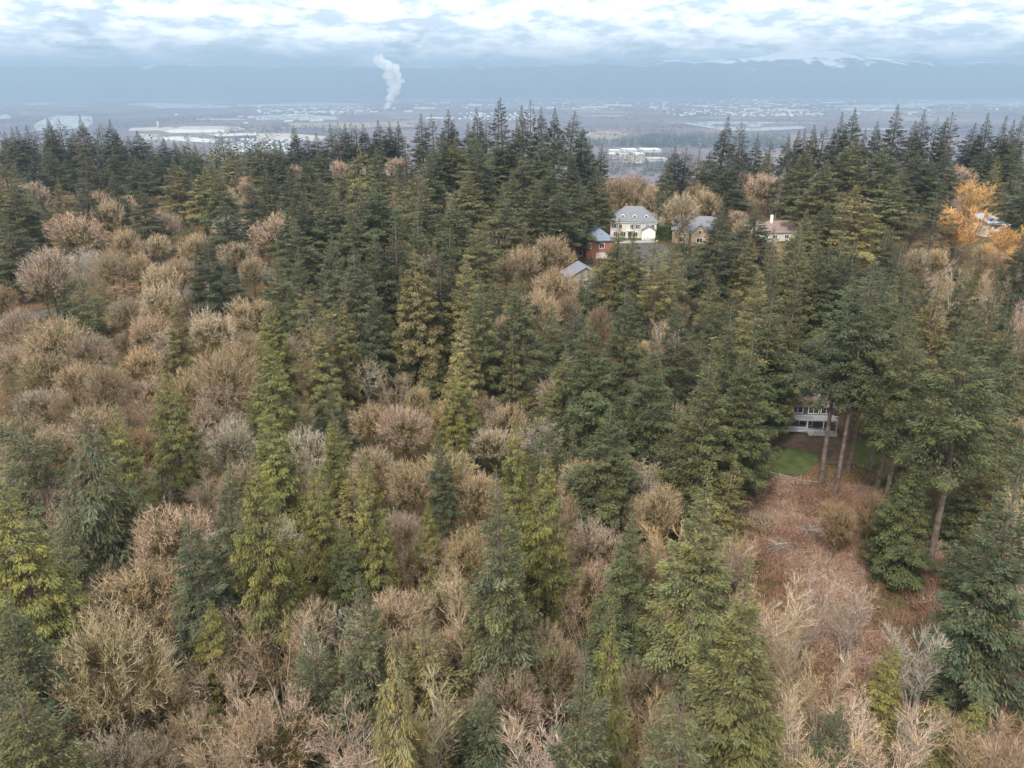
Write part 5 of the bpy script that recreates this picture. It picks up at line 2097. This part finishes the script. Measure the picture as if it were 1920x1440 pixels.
# street sign
x, y = at(451, 528)
sg = empty('street_sign', (x, y, float(ground(x, y))))
tag(sg, 'green street sign on a tall thin pole by the forest road', 'sign')
part('pole', M_GREYB, sg, lambda bm: box(bm, -0.09, 0.09, -0.09, 0.09, -0.3, 8.2))
part('sign_panel', M_SIGN, sg, lambda bm: box(bm, -0.75, 0.75, -0.16, -0.1, 6.7, 8.1))


# hedges by the white house
def hedge(name, px, py, sx, sy, sz, colour, label, n, seed):
    x, y = at(px, py)
    z = float(ground(x, y))
    rr = np.random.default_rng(seed)
    u = rr.uniform(-1, 1, (n, 3))
    k = rr.integers(0, 3, n)
    u[np.arange(n), k] = np.where(u[np.arange(n), k] > 0, 1, -1) * rr.uniform(0.82, 1.04, n)
    P = u * np.array((sx / 2, sy / 2, sz / 2)) + np.array((0, 0, sz / 2))
    d = norm(u * np.array((1, 1, 1.3)) + rr.normal(0, 0.5, (n, 3)))
    V, Fc = blades(P, d, norm(rr.normal(0, 1, (n, 3))), rr.uniform(0.3, 0.6, n), rr.uniform(0.2, 0.35, n))
    root = empty(name, (x, y, z))
    o = link('foliage', mesh_np('foliage', V, Fc, [M_HEDGE], tone=np.repeat(rr.random(n), 4)), root)
    o.color = (*colour, 1)
    V, Fc = tubes([(-sx * 0.2, 0, -0.3), (sx * 0.2, 0, -0.3)], [(-sx * 0.2, 0, sz * 0.6), (sx * 0.2, 0, sz * 0.6)], 0.12, 0.08, 6)
    link('stem', mesh_np('stem', V, Fc, [M_BARK]), root)
    return tag(root, label, 'hedge')


hedge('clipped_hedge', 1246, 448, 4.4, 4.4, 4.4, (0.045, 0.075, 0.02), 'dark green clipped hedge block right of the white house', 2600, 3)
hedge('golden_hedge', 1244, 438, 5.2, 2.5, 8.5, (0.24, 0.25, 0.03), 'yellow-green hedge top behind the dark clipped hedge', 2600, 4)
hedge('column_hedge', 1060, 446, 2.6, 2.2, 7.0, (0.06, 0.10, 0.02), 'narrow green upright shrub left of the bare-trunked fir', 1800, 5)

# ------------------------------------------------------------------ the valley: water, fields, works, towns
M_WATER = water_mat()
M_FIELD = simple('pale_field', (0.27, 0.24, 0.20), 1.0, 0.25, 0.02, 0.05, (0.40, 0.37, 0.33))
M_FIELD2 = simple('dry_meadow', (0.20, 0.165, 0.12), 1.0, 0.25, 0.008, 0.05, (0.27, 0.23, 0.17))
M_PAN = simple('white_cover_field', (0.40, 0.39, 0.37), 0.9, 0.08, 0.03, 0.1, (0.52, 0.51, 0.485))
M_WROOF = simple('white_roof', (0.62, 0.62, 0.61), 0.6, 0.05, 0.05)
M_WWALL = simple('concrete_panel', (0.50, 0.48, 0.45), 0.8, 0.1, 0.1)
M_TROOF = simple('tan_roof', (0.42, 0.38, 0.33), 0.8, 0.1, 0.1)


def flat(name, pts, material, lift, label):
    W = [plain(*p) for p in pts]
    bm = bmesh.new()
    bm.faces.new([bm.verts.new((x, y, VALLEY + lift)) for x, y in W])
    bmesh.ops.triangulate(bm, faces=bm.faces[:])
    me = bpy.data.meshes.new(name)
    bm.to_mesh(me)
    for p in me.polygons:
        pass
    bm.free()
    me.materials.append(material)
    me.validate()
    o = link(name, me)
    if me.polygons and me.polygons[0].normal.z < 0:
        me.flip_normals()
    return tag(o, label, kind='structure')


flat('lake', [(88, 221), (110, 217), (172, 218), (174, 232), (160, 240), (60, 246), (66, 232)], M_WATER, 1.2, 'pale lake behind the western skyline firs')
flat('river', [(232, 197), (262, 193), (352, 195), (440, 199), (424, 203), (330, 202), (302, 204), (284, 200)], M_WATER, 1.2, 'pale reach of the river across the western plain')
flat('river', [(440, 196), (640, 193), (700, 196), (560, 199), (450, 200)], M_WATER, 1.2, 'narrow pale river channel toward the steam plume')
flat('dock_water', [(478, 218), (560, 213), (628, 219), (634, 225), (560, 224), (480, 226)], M_WATER, 1.2, 'grey dock basin left of the steam plume')
flat('river', [(1742, 190), (1790, 187), (1920, 183), (1990, 182), (1990, 199), (1880, 199), (1868, 194), (1760, 196)], M_WATER, 1.2, 'broad pale river on the eastern plain')
flat('river', [(1560, 199), (1640, 196), (1745, 192), (1760, 197), (1720, 202), (1600, 203)], M_WATER, 1.2, 'thin pale river arm west of the broad reach')
flat('slough', [(1283, 232), (1330, 228), (1450, 229), (1450, 232), (1340, 233), (1330, 236), (1400, 240), (1490, 238), (1495, 242), (1420, 246), (1350, 244)], M_WATER, 1.2, 'pale winding slough in the brown bottomland')
flat('slough', [(1400, 235), (1420, 231), (1432, 236), (1412, 239)], M_WATER, 1.6, 'small side pond of the slough')
flat('slough', [(1440, 239), (1500, 237), (1515, 241), (1450, 245)], M_WATER, 1.6, 'pale water strip behind the eastern firs')
flat('pond', [(0, 216), (16, 215), (22, 222), (0, 224)], M_WATER, 1.2, 'small pale pond at the western edge of the plain')
flat('river', [(45, 195), (60, 193), (92, 194), (94, 197), (60, 198)], M_WATER, 1.2, 'short pale water strip far out west')
flat('field', [(300, 246), (342, 237), (440, 237), (462, 242), (420, 250), (330, 250)], M_FIELD, 1.0, 'pale levelled field in the western valley')
flat('covered_field', [(305, 246), (330, 243), (425, 244), (418, 248), (320, 250)], M_PAN, 1.6, 'long white covered strip of the western field')
flat('covered_field', [(300, 257), (340, 256), (410, 262), (400, 268), (360, 266), (300, 262)], M_PAN, 1.0, 'white field strip behind the open ragged fir')
flat('field', [(260, 252), (296, 252), (300, 262), (270, 262)], M_FIELD, 1.0, 'small pale field west of the white strips')
flat('field', [(245, 240), (300, 239), (330, 238), (310, 245), (240, 246)], M_FIELD, 1.0, 'tan field edge beside the pale levelled field')
flat('covered_field', [(390, 252), (480, 249), (480, 254), (410, 256)], M_PAN, 1.0, 'thin white field strip right of the ragged fir')
flat('field', [(480, 251), (540, 250), (612, 256), (600, 266), (540, 262), (480, 264)], M_FIELD, 1.0, 'pale field left of the crooked-topped fir')
flat('field', [(540, 231), (640, 230), (760, 232), (780, 238), (620, 241), (545, 236)], M_FIELD2, 1.0, 'tan river bank meadow below the dock')
flat('meadow', [(1095, 250), (1130, 245), (1180, 251), (1160, 260), (1110, 262)], M_FIELD2, 1.0, 'brown meadow in the valley gap')
flat('parking_lot', [(1146, 292), (1215, 292), (1216, 305), (1150, 305)], M_FIELD2, 1.0, 'grey-brown yard below the white works')


rs = random.Random(8)
for i in range(46):
    px_, py_ = rs.uniform(-40, 1960), rs.choice((rs.uniform(176, 200), rs.uniform(198, 246)))
    w_ = rs.uniform(16, 70)
    t_ = rs.uniform(0.5, 1.5) * (py_ - 150) / 60
    m_ = rs.choice((M_FIELD2, M_FIELD2, M_FIELD, M_WATER))
    flat('water_strip' if m_ is M_WATER else 'meadow_strip', [(px_ - w_, py_), (px_ - w_ * 0.4, py_ - t_), (px_ + w_ * 0.7, py_ - t_ * 0.9), (px_ + w_, py_ + t_ * 0.1), (px_ + w_ * 0.2, py_ + t_ * 0.5)], m_, 0.8 + 0.012 * i, 'narrow pale strip of %s on the hazy plain' % ('water' if m_ is M_WATER else 'meadow'))['group'] = 'narrow strips of water and meadow over the plain'


def works(px, py, w, depth_px, h, rz, label, roof=None, wall=None, name='warehouse', cat='warehouse', group='white works buildings in the valley'):
    x, y = plain(px, py)
    m = y / F
    W = w * m
    Dp = max(14, depth_px * m * y / 300 * 0.6)
    Dp = min(Dp, W * 0.9 + 20)
    root = empty(name, (x, y, VALLEY), rz)
    part('wall', wall or M_WWALL, root, lambda bm: box(bm, -W / 2, W / 2, 0, Dp, -1, h))
    part('roof', roof or M_WROOF, root, lambda bm: box(bm, -W / 2 - 0.8, W / 2 + 0.8, -0.8, Dp + 0.8, h + 0.003, h + 1.2))
    return tag(root, label, cat, group)


near = [(1154, 287, 18, 5, 11, 'small white works shed at the west end of the valley gap'), (1182, 286, 25, 5, 12, 'white-roofed works hall in the middle of the valley gap'),
        (1222, 286, 34, 5, 12, 'longest white-roofed works hall in the valley gap'), (1200, 293, 17, 4, 10, 'square pale block in front of the two white halls'),
        (1171, 293, 16, 4, 9, 'low cream block before the small white shed'), (1234, 303, 32, 7, 10, 'tan flat-roofed hall nearest the trees in the gap'),
        (1199, 308, 9, 2, 6, 'little pale shed below the works yard'), (1148, 292, 12, 3, 8, 'narrow grey works block beside the small shed')]
for px, py, w, d, h, lab in near:
    works(px, py, w, d, h, 0.05, lab, M_TROOF if 'tan' in lab or 'cream' in lab else None)
k = 0
spots = [(560, 212, 16), (585, 211, 14), (600, 212, 18), (622, 211, 14), (640, 212, 10), (672, 210, 12), (700, 211, 14), (548, 218, 14), (570, 226, 20), (592, 228, 22),
         (540, 229, 14), (795, 205, 38), (812, 195, 12), (828, 194, 16), (838, 194, 8), (890, 199, 26), (925, 198, 20), (765, 210, 16), (815, 223, 32), (842, 224, 14),
         (1000, 204, 30), (1035, 204, 20), (1085, 205, 24), (1105, 203, 26), (1130, 202, 18), (1060, 195, 14), (1150, 198, 26), (1175, 199, 20), (1225, 203, 16), (1250, 204, 12),
         (1165, 185, 8), (1320, 200, 26), (1345, 201, 18), (1375, 203, 14), (1400, 200, 16), (1415, 205, 18), (1445, 195, 14), (1470, 206, 20), (1500, 208, 22), (1530, 216, 26),
         (1465, 217, 18), (1558, 194, 22), (1580, 193, 16), (1600, 207, 26), (1632, 208, 18), (1670, 209, 26), (1712, 212, 18), (1700, 192, 16), (1735, 190, 22), (1760, 189, 10),
         (1745, 169, 12), (1585, 172, 6), (1070, 180, 12), (1055, 175, 8), (1450, 184, 8), (1395, 183, 10), (1860, 199, 14), (330, 217, 4), (470, 222, 10), (450, 220, 8), (460, 232, 8)]
dirs = ['beyond the western firs', 'near the dock basin', 'just west of the steam plume', 'just east of the steam plume', 'across the plain above the middle grove', 'on the plain above the valley gap', 'on the plain above the eastern firs', 'by the broad eastern river']
seen = {}
for px, py, w in sorted(spots):
    z = 0 if px < 480 else 1 if px < 640 else 2 if px < 730 else 3 if px < 860 else 4 if px < 1100 else 5 if px < 1360 else 6 if px < 1640 else 7
    seen[z] = seen.get(z, 0) + 1
    works(px, py, w, 1.2, rng.uniform(9, 16), rng.uniform(-0.1, 0.1), f'{ORD[seen[z] - 1] if seen[z] <= 12 else str(seen[z]) + "th"} pale hall from the west in the line {dirs[z]}', rng.choice([None, None, M_TROOF]))
# dock cranes, mill stack, water tower
M_STEEL = simple('pale_steel', (0.55, 0.58, 0.60), 0.6, 0.05, 1.0)
for i, (px, lab) in enumerate(((627, 'tall pale blue dock crane at the east end of the basin'), (634, 'second dock crane standing close behind the first'), (520, 'small dock crane at the west end of the basin'))):
    x, y = plain(px, 224)
    cr_ = empty('dock_crane', (x, y, VALLEY))
    tag(cr_, lab, 'crane', 'dock cranes by the basin')
    s = 1.0 if i < 2 else 0.55
    for dx in (-9, 9):
        part('leg', M_STEEL, cr_, lambda bm: box(bm, (dx - 1.3) * s, (dx + 1.3) * s, -2, 2, -1, 46 * s))
    part('boom', M_STEEL, cr_, lambda bm: box(bm, -22 * s, 34 * s, -2.4, 2.4, 46.01 * s, 50 * s))
    part('mast', M_STEEL, cr_, lambda bm: box(bm, -1.5 * s, 1.5 * s, -1.5, 1.5, 50.01 * s, 68 * s))
for px, py, hh, lab in ((1221, 204, 66, 'thin pale mill tower above the valley gap'), (1243, 203, 48, 'white silo beside the thin mill tower'), (297, 239, 36, 'pale grain tower beside the white field strips')):
    x, y = plain(px, py)
    tw = empty('mill_tower', (x, y, VALLEY))
    tag(tw, lab, 'tower', 'mill towers on the plain')
    V, Fc = tubes([(0, 0, -1)], [(0, 0, hh)], 8, 7, 10)
    link('shaft', mesh_np('shaft', V, Fc, [M_WWALL]), tw)
    V, Fc = tubes([(0, 0, hh + 0.01)], [(0, 0, hh + 6)], 9, 2, 10)
    link('cap', mesh_np('cap', V, Fc, [M_WROOF]), tw)
for px, py, lab in ((892, 171, 'white water tower on the far plain'), (1584, 173, 'small white water tower far out on the eastern plain')):
    x, y = plain(px, py)
    tw = empty('water_tower', (x, y, VALLEY))
    tag(tw, lab, 'water tower', 'water towers on the plain')
    V, Fc = tubes([(0, 0, -1)], [(0, 0, 45)], 5, 5, 8)
    link('shaft', mesh_np('shaft', V, Fc, [M_WWALL]), tw)
    V, Fc = tubes([(0, 0, 45.01), (0, 0, 62.02)], [(0, 0, 62), (0, 0, 75)], np.array([10, 24]), np.array([24, 8]), 12)
    link('tank', mesh_np('tank', V, Fc, [M_WROOF]), tw)


# towns too small to pick apart: one mass of little blocks
def town(name, n, zones, label, seed):
    rr = np.random.default_rng(seed)
    Vs, Fs, T = [], [], []
    for i in range(n):
        x0, x1, y0, y1 = zones[rr.integers(len(zones))]
        px, py = rr.uniform(x0, x1), rr.uniform(y0, y1)
        x, y = plain(px, py)
        m = y / F
        w, d, h = m * rr.uniform(1.2, 5.0), rr.uniform(18, 60), rr.uniform(5, 13)
        v = np.array([(sx * w / 2, sy * d / 2, sz) for sz in (-1, h) for sx, sy in ((-1, -1), (1, -1), (1, 1), (-1, 1))]) + np.array((x, y, VALLEY))
        Fs.append(np.array(((4, 5, 6, 7), (0, 1, 5, 4), (1, 2, 6, 5), (2, 3, 7, 6), (3, 0, 4, 7))) + len(Vs) * 8)
        Vs.append(v)
        T.append(np.full(8, rr.uniform(0, 1)))
    m = undergrowth_mat('town_' + name, [(0.1, (0.2, 0.19, 0.19)), (0.5, (0.42, 0.40, 0.39)), (0.9, (0.62, 0.62, 0.62))])
    me = mesh_np(name, np.concatenate(Vs), np.concatenate(Fs), [m], tone=np.concatenate(T))
    tag(link(name, me), label, kind='stuff')


town('distant_town', 1500, [(950, 1920, 170, 208), (1200, 1920, 180, 206), (1350, 1760, 186, 216), (1100, 1560, 172, 200), (700, 1100, 176, 206), (480, 700, 200, 214), (1250, 1550, 205, 218), (420, 560, 262, 285), (860, 1000, 212, 226)],
     'speckle of tiny pale town buildings across the hazy plain', 90)
r = np.random.default_rng(91)
px = np.concatenate([r.uniform(1200, 1480, 1500), r.uniform(1090, 1300, 700), r.uniform(420, 640, 400), r.uniform(1100, 1300, 500)])
py = np.concatenate([r.uniform(252, 278, 1500), r.uniform(262, 276, 700), r.uniform(236, 250, 400), r.uniform(290, 330, 500)])
ok = r.random(len(px)) < 0.4 + 0.6 * (np.sin(px * 0.07) * np.sin(py * 0.3 + px * 0.013) > -0.2)
W = np.array([plain(a, b) for a, b in zip(px[ok], py[ok])])
far_woods('valley_woods', np.column_stack([W, np.full(len(W), VALLEY)]), r.uniform(22, 42, len(W)), 'dark blue conifer belt across the valley floor', M_FARF, 92, 22, 0.24)
px = r.uniform(0, 1920, 9000)
py = 168 + 100 * r.random(9000) ** 1.6
ok = (np.sin(px * 0.011 + py * 0.21) + np.sin(px * 0.029 - py * 0.37) + r.normal(0, 0.5, 9000)) > 0.25
W = np.array([plain(a, b) for a, b in zip(px[ok], py[ok])])
M_BOTT = undergrowth_mat('bottomland_trees', [(0.1, (0.05, 0.045, 0.04)), (0.6, (0.10, 0.075, 0.065)), (0.95, (0.035, 0.045, 0.035))])
hs_ = r.uniform(14, 26, len(W)) * (0.8 + W[:, 1] / 14000)
far_woods('bottomland_woods', np.column_stack([W, np.full(len(W), VALLEY)]), hs_, 'brown leafless bottomland woods in strips over the plain', M_BOTT, 93, 10, 0.8)

# ------------------------------------------------------------------ mountains
PROFILE = [(-700, 138), (-200, 134), (0, 131), (60, 130), (180, 133), (330, 134), (420, 131), (520, 132), (600, 130), (700, 131), (800, 134), (880, 132), (960, 131), (1010, 129), (1060, 125), (1105, 121), (1150, 124), (1180, 125), (1220, 120), (1280, 124), (1330, 121), (1370, 122), (1400, 117), (1425, 112), (1440, 110), (1462, 109), (1480, 113), (1496, 114), (1515, 112), (1545, 117), (1600, 120), (1660, 122), (1720, 125), (1745, 124), (1800, 122), (1850, 125), (1900, 127), (1990, 126), (2200, 128), (2700, 134)]


def build_mountains():
    D = 20500.0
    pxs = np.array([p[0] for p in PROFILE], float)
    zz = np.array([(155 - p[1]) for p in PROFILE], float) / F * D * 1.05 + CAMZ
    X = np.linspace(-17500, 17500, 420)
    crest = np.interp(X / D * F + 960, pxs, zz)
    rr = np.random.default_rng(5)
    Y = np.linspace(17200, 25500, 52)
    xx, yy = np.meshgrid(X, Y, indexing='ij')
    f = smooth(17400, 20400, yy) * (1 - 0.55 * smooth(21000, 25500, yy))
    n = np.zeros_like(xx)
    for o in range(7):
        s = 2 ** o
        p = rr.uniform(0, 6.28, 4)
        n += np.sin(xx / 2600 * s + p[0] + 1.3 * np.sin(yy / 1900 * s + p[1])) * np.cos(yy / 2100 * s + p[2] + np.sin(xx / 1700 * s + p[3])) / s
    Z = VALLEY - 6 + (crest[:, None] - VALLEY) * f + n * 55 * (0.25 + f) * smooth(17400, 19500, yy)
    V = np.stack([xx, yy, Z], -1).reshape(-1, 3)
    a, b = len(X), len(Y)
    i = np.arange(a - 1)[:, None] * b + np.arange(b - 1)[None]
    Fc = np.stack([i, i + b, i + b + 1, i + 1], -1).reshape(-1, 4)
    m, nt, N, L = mat('mountain')
    out = N('ShaderNodeOutputMaterial')
    bs = N('ShaderNodeBsdfPrincipled')
    bs.inputs['Roughness'].default_value = 1
    bs.inputs['Specular IOR Level'].default_value = 0
    geo = N('ShaderNodeNewGeometry')
    sep = N('ShaderNodeSeparateXYZ')
    L(geo.outputs['Position'], sep.inputs['Vector'])
    nz = N('ShaderNodeTexNoise')
    nz.inputs['Scale'].default_value = 0.0034
    nz.inputs['Detail'].default_value = 7
    L(geo.outputs['Position'], nz.inputs['Vector'])
    mm = N('ShaderNodeMath')
    mm.operation = 'MULTIPLY_ADD'
    mm.inputs[1].default_value = 900.0
    L(nz.outputs['Fac'], mm.inputs[0])
    L(sep.outputs['Z'], mm.inputs[2])
    mr = N('ShaderNodeMapRange')
    mr.inputs['From Min'].default_value = 930
    mr.inputs['From Max'].default_value = 1030
    L(mm.outputs[0], mr.inputs['Value'])
    mx = N('ShaderNodeMix')
    mx.data_type = 'RGBA'
    mx.inputs['A'].default_value = (0.03, 0.04, 0.04, 1)
    mx.inputs['B'].default_value = (0.85, 0.87, 0.9, 1)
    L(mr.outputs['Result'], mx.inputs['Factor'])
    L(mx.outputs['Result'], bs.inputs['Base Color'])
    L(bs.outputs[0], out.inputs['Surface'])
    me = mesh_np('mountains', V, Fc, [m])
    me.shade_smooth()
    tag(link('mountains', me), 'long blue mountain range with snow on the highest peak', kind='structure')


build_mountains()

# ------------------------------------------------------------------ steam plume
def build_plume():
    path = [(722, 206, 9), (724, 200, 11), (727, 193, 12), (731, 186, 14), (735, 178, 16), (739, 170, 18), (742, 161, 21), (741, 152, 23), (739, 143, 24), (735, 134, 25), (729, 126, 25), (722, 118, 23), (714, 112, 19), (704, 108, 14)]
    x0, y0 = plain(722, 206)
    mb = bpy.data.metaballs.new('steam')
    mb.resolution = 9
    mb.render_resolution = 9
    mb.threshold = 0.25
    ob = bpy.data.objects.new('steam_meta', mb)
    C.objects.link(ob)
    rr = random.Random(4)
    for (ax, ay, aw), (bx, by, bw) in zip(path[:-1], path[1:]):
        for k in range(3):
            q = k / 3
            px, py, w = ax + (bx - ax) * q, ay + (by - ay) * q, aw + (bw - aw) * q
            for j in range(4):
                x, _, z = at_dist(px + rr.gauss(0, w * 0.26), py + rr.gauss(0, w * 0.16), y0)
                e = mb.elements.new()
                e.co = (x - x0, rr.gauss(0, w * 1.4), z - VALLEY)
                e.radius = w / F * y0 * rr.uniform(0.20, 0.38)
    bpy.context.view_layer.update()
    dg = bpy.context.evaluated_depsgraph_get()
    me = bpy.data.meshes.new_from_object(ob.evaluated_get(dg))
    bpy.data.objects.remove(ob)
    n = len(me.vertices)
    co = np.empty(n * 3, np.float32)
    me.vertices.foreach_get('co', co)
    co = co.reshape(-1, 3)
    no = np.empty(n * 3, np.float32)
    me.vertex_normals.foreach_get('vector', no)
    no = no.reshape(-1, 3)
    f = np.zeros(n)
    for o in range(5):
        s = 2 ** o
        f += np.sin(co[:, 0] / 34 * s + o) * np.sin(co[:, 1] / 31 * s + 2 * o) * np.sin(co[:, 2] / 29 * s + 3 * o) / s
    co = co + no * (f * 14)[:, None]
    me.vertices.foreach_set('co', co.ravel().astype(np.float32))
    me.update()
    me.name = 'steam'
    m, nt, N, L = mat('steam')
    out = N('ShaderNodeOutputMaterial')
    v = N('ShaderNodeVolumePrincipled')
    v.inputs['Color'].default_value = (0.99, 0.99, 0.99, 1)
    v.inputs['Density'].default_value = 0.02
    v.inputs['Density Attribute'].default_value = ''
    L(v.outputs[0], out.inputs['Volume'])
    me.materials.clear()
    me.materials.append(m)
    me.shade_smooth()
    o = link('steam_plume', me)
    o.location = (x0, y0, VALLEY)
    tag(o, 'white steam plume rising and bending from the works on the plain', 'steam plume')


build_plume()

# ------------------------------------------------------------------ the air
m, nt, N, L = mat('haze')
out = N('ShaderNodeOutputMaterial')
v = N('ShaderNodeVolumePrincipled')
v.inputs['Color'].default_value = (0.31, 0.43, 0.56, 1)
v.inputs['Density'].default_value = 0.000125
v.inputs['Density Attribute'].default_value = ''
v.inputs['Anisotropy'].default_value = 0.2
L(v.outputs[0], out.inputs['Volume'])
hz = part('haze', m, None, lambda bm: box(bm, -27000, 27000, -900, 34000, -340, 760))
tag(hz, 'pale blue haze filling the air over the valley', kind='stuff')
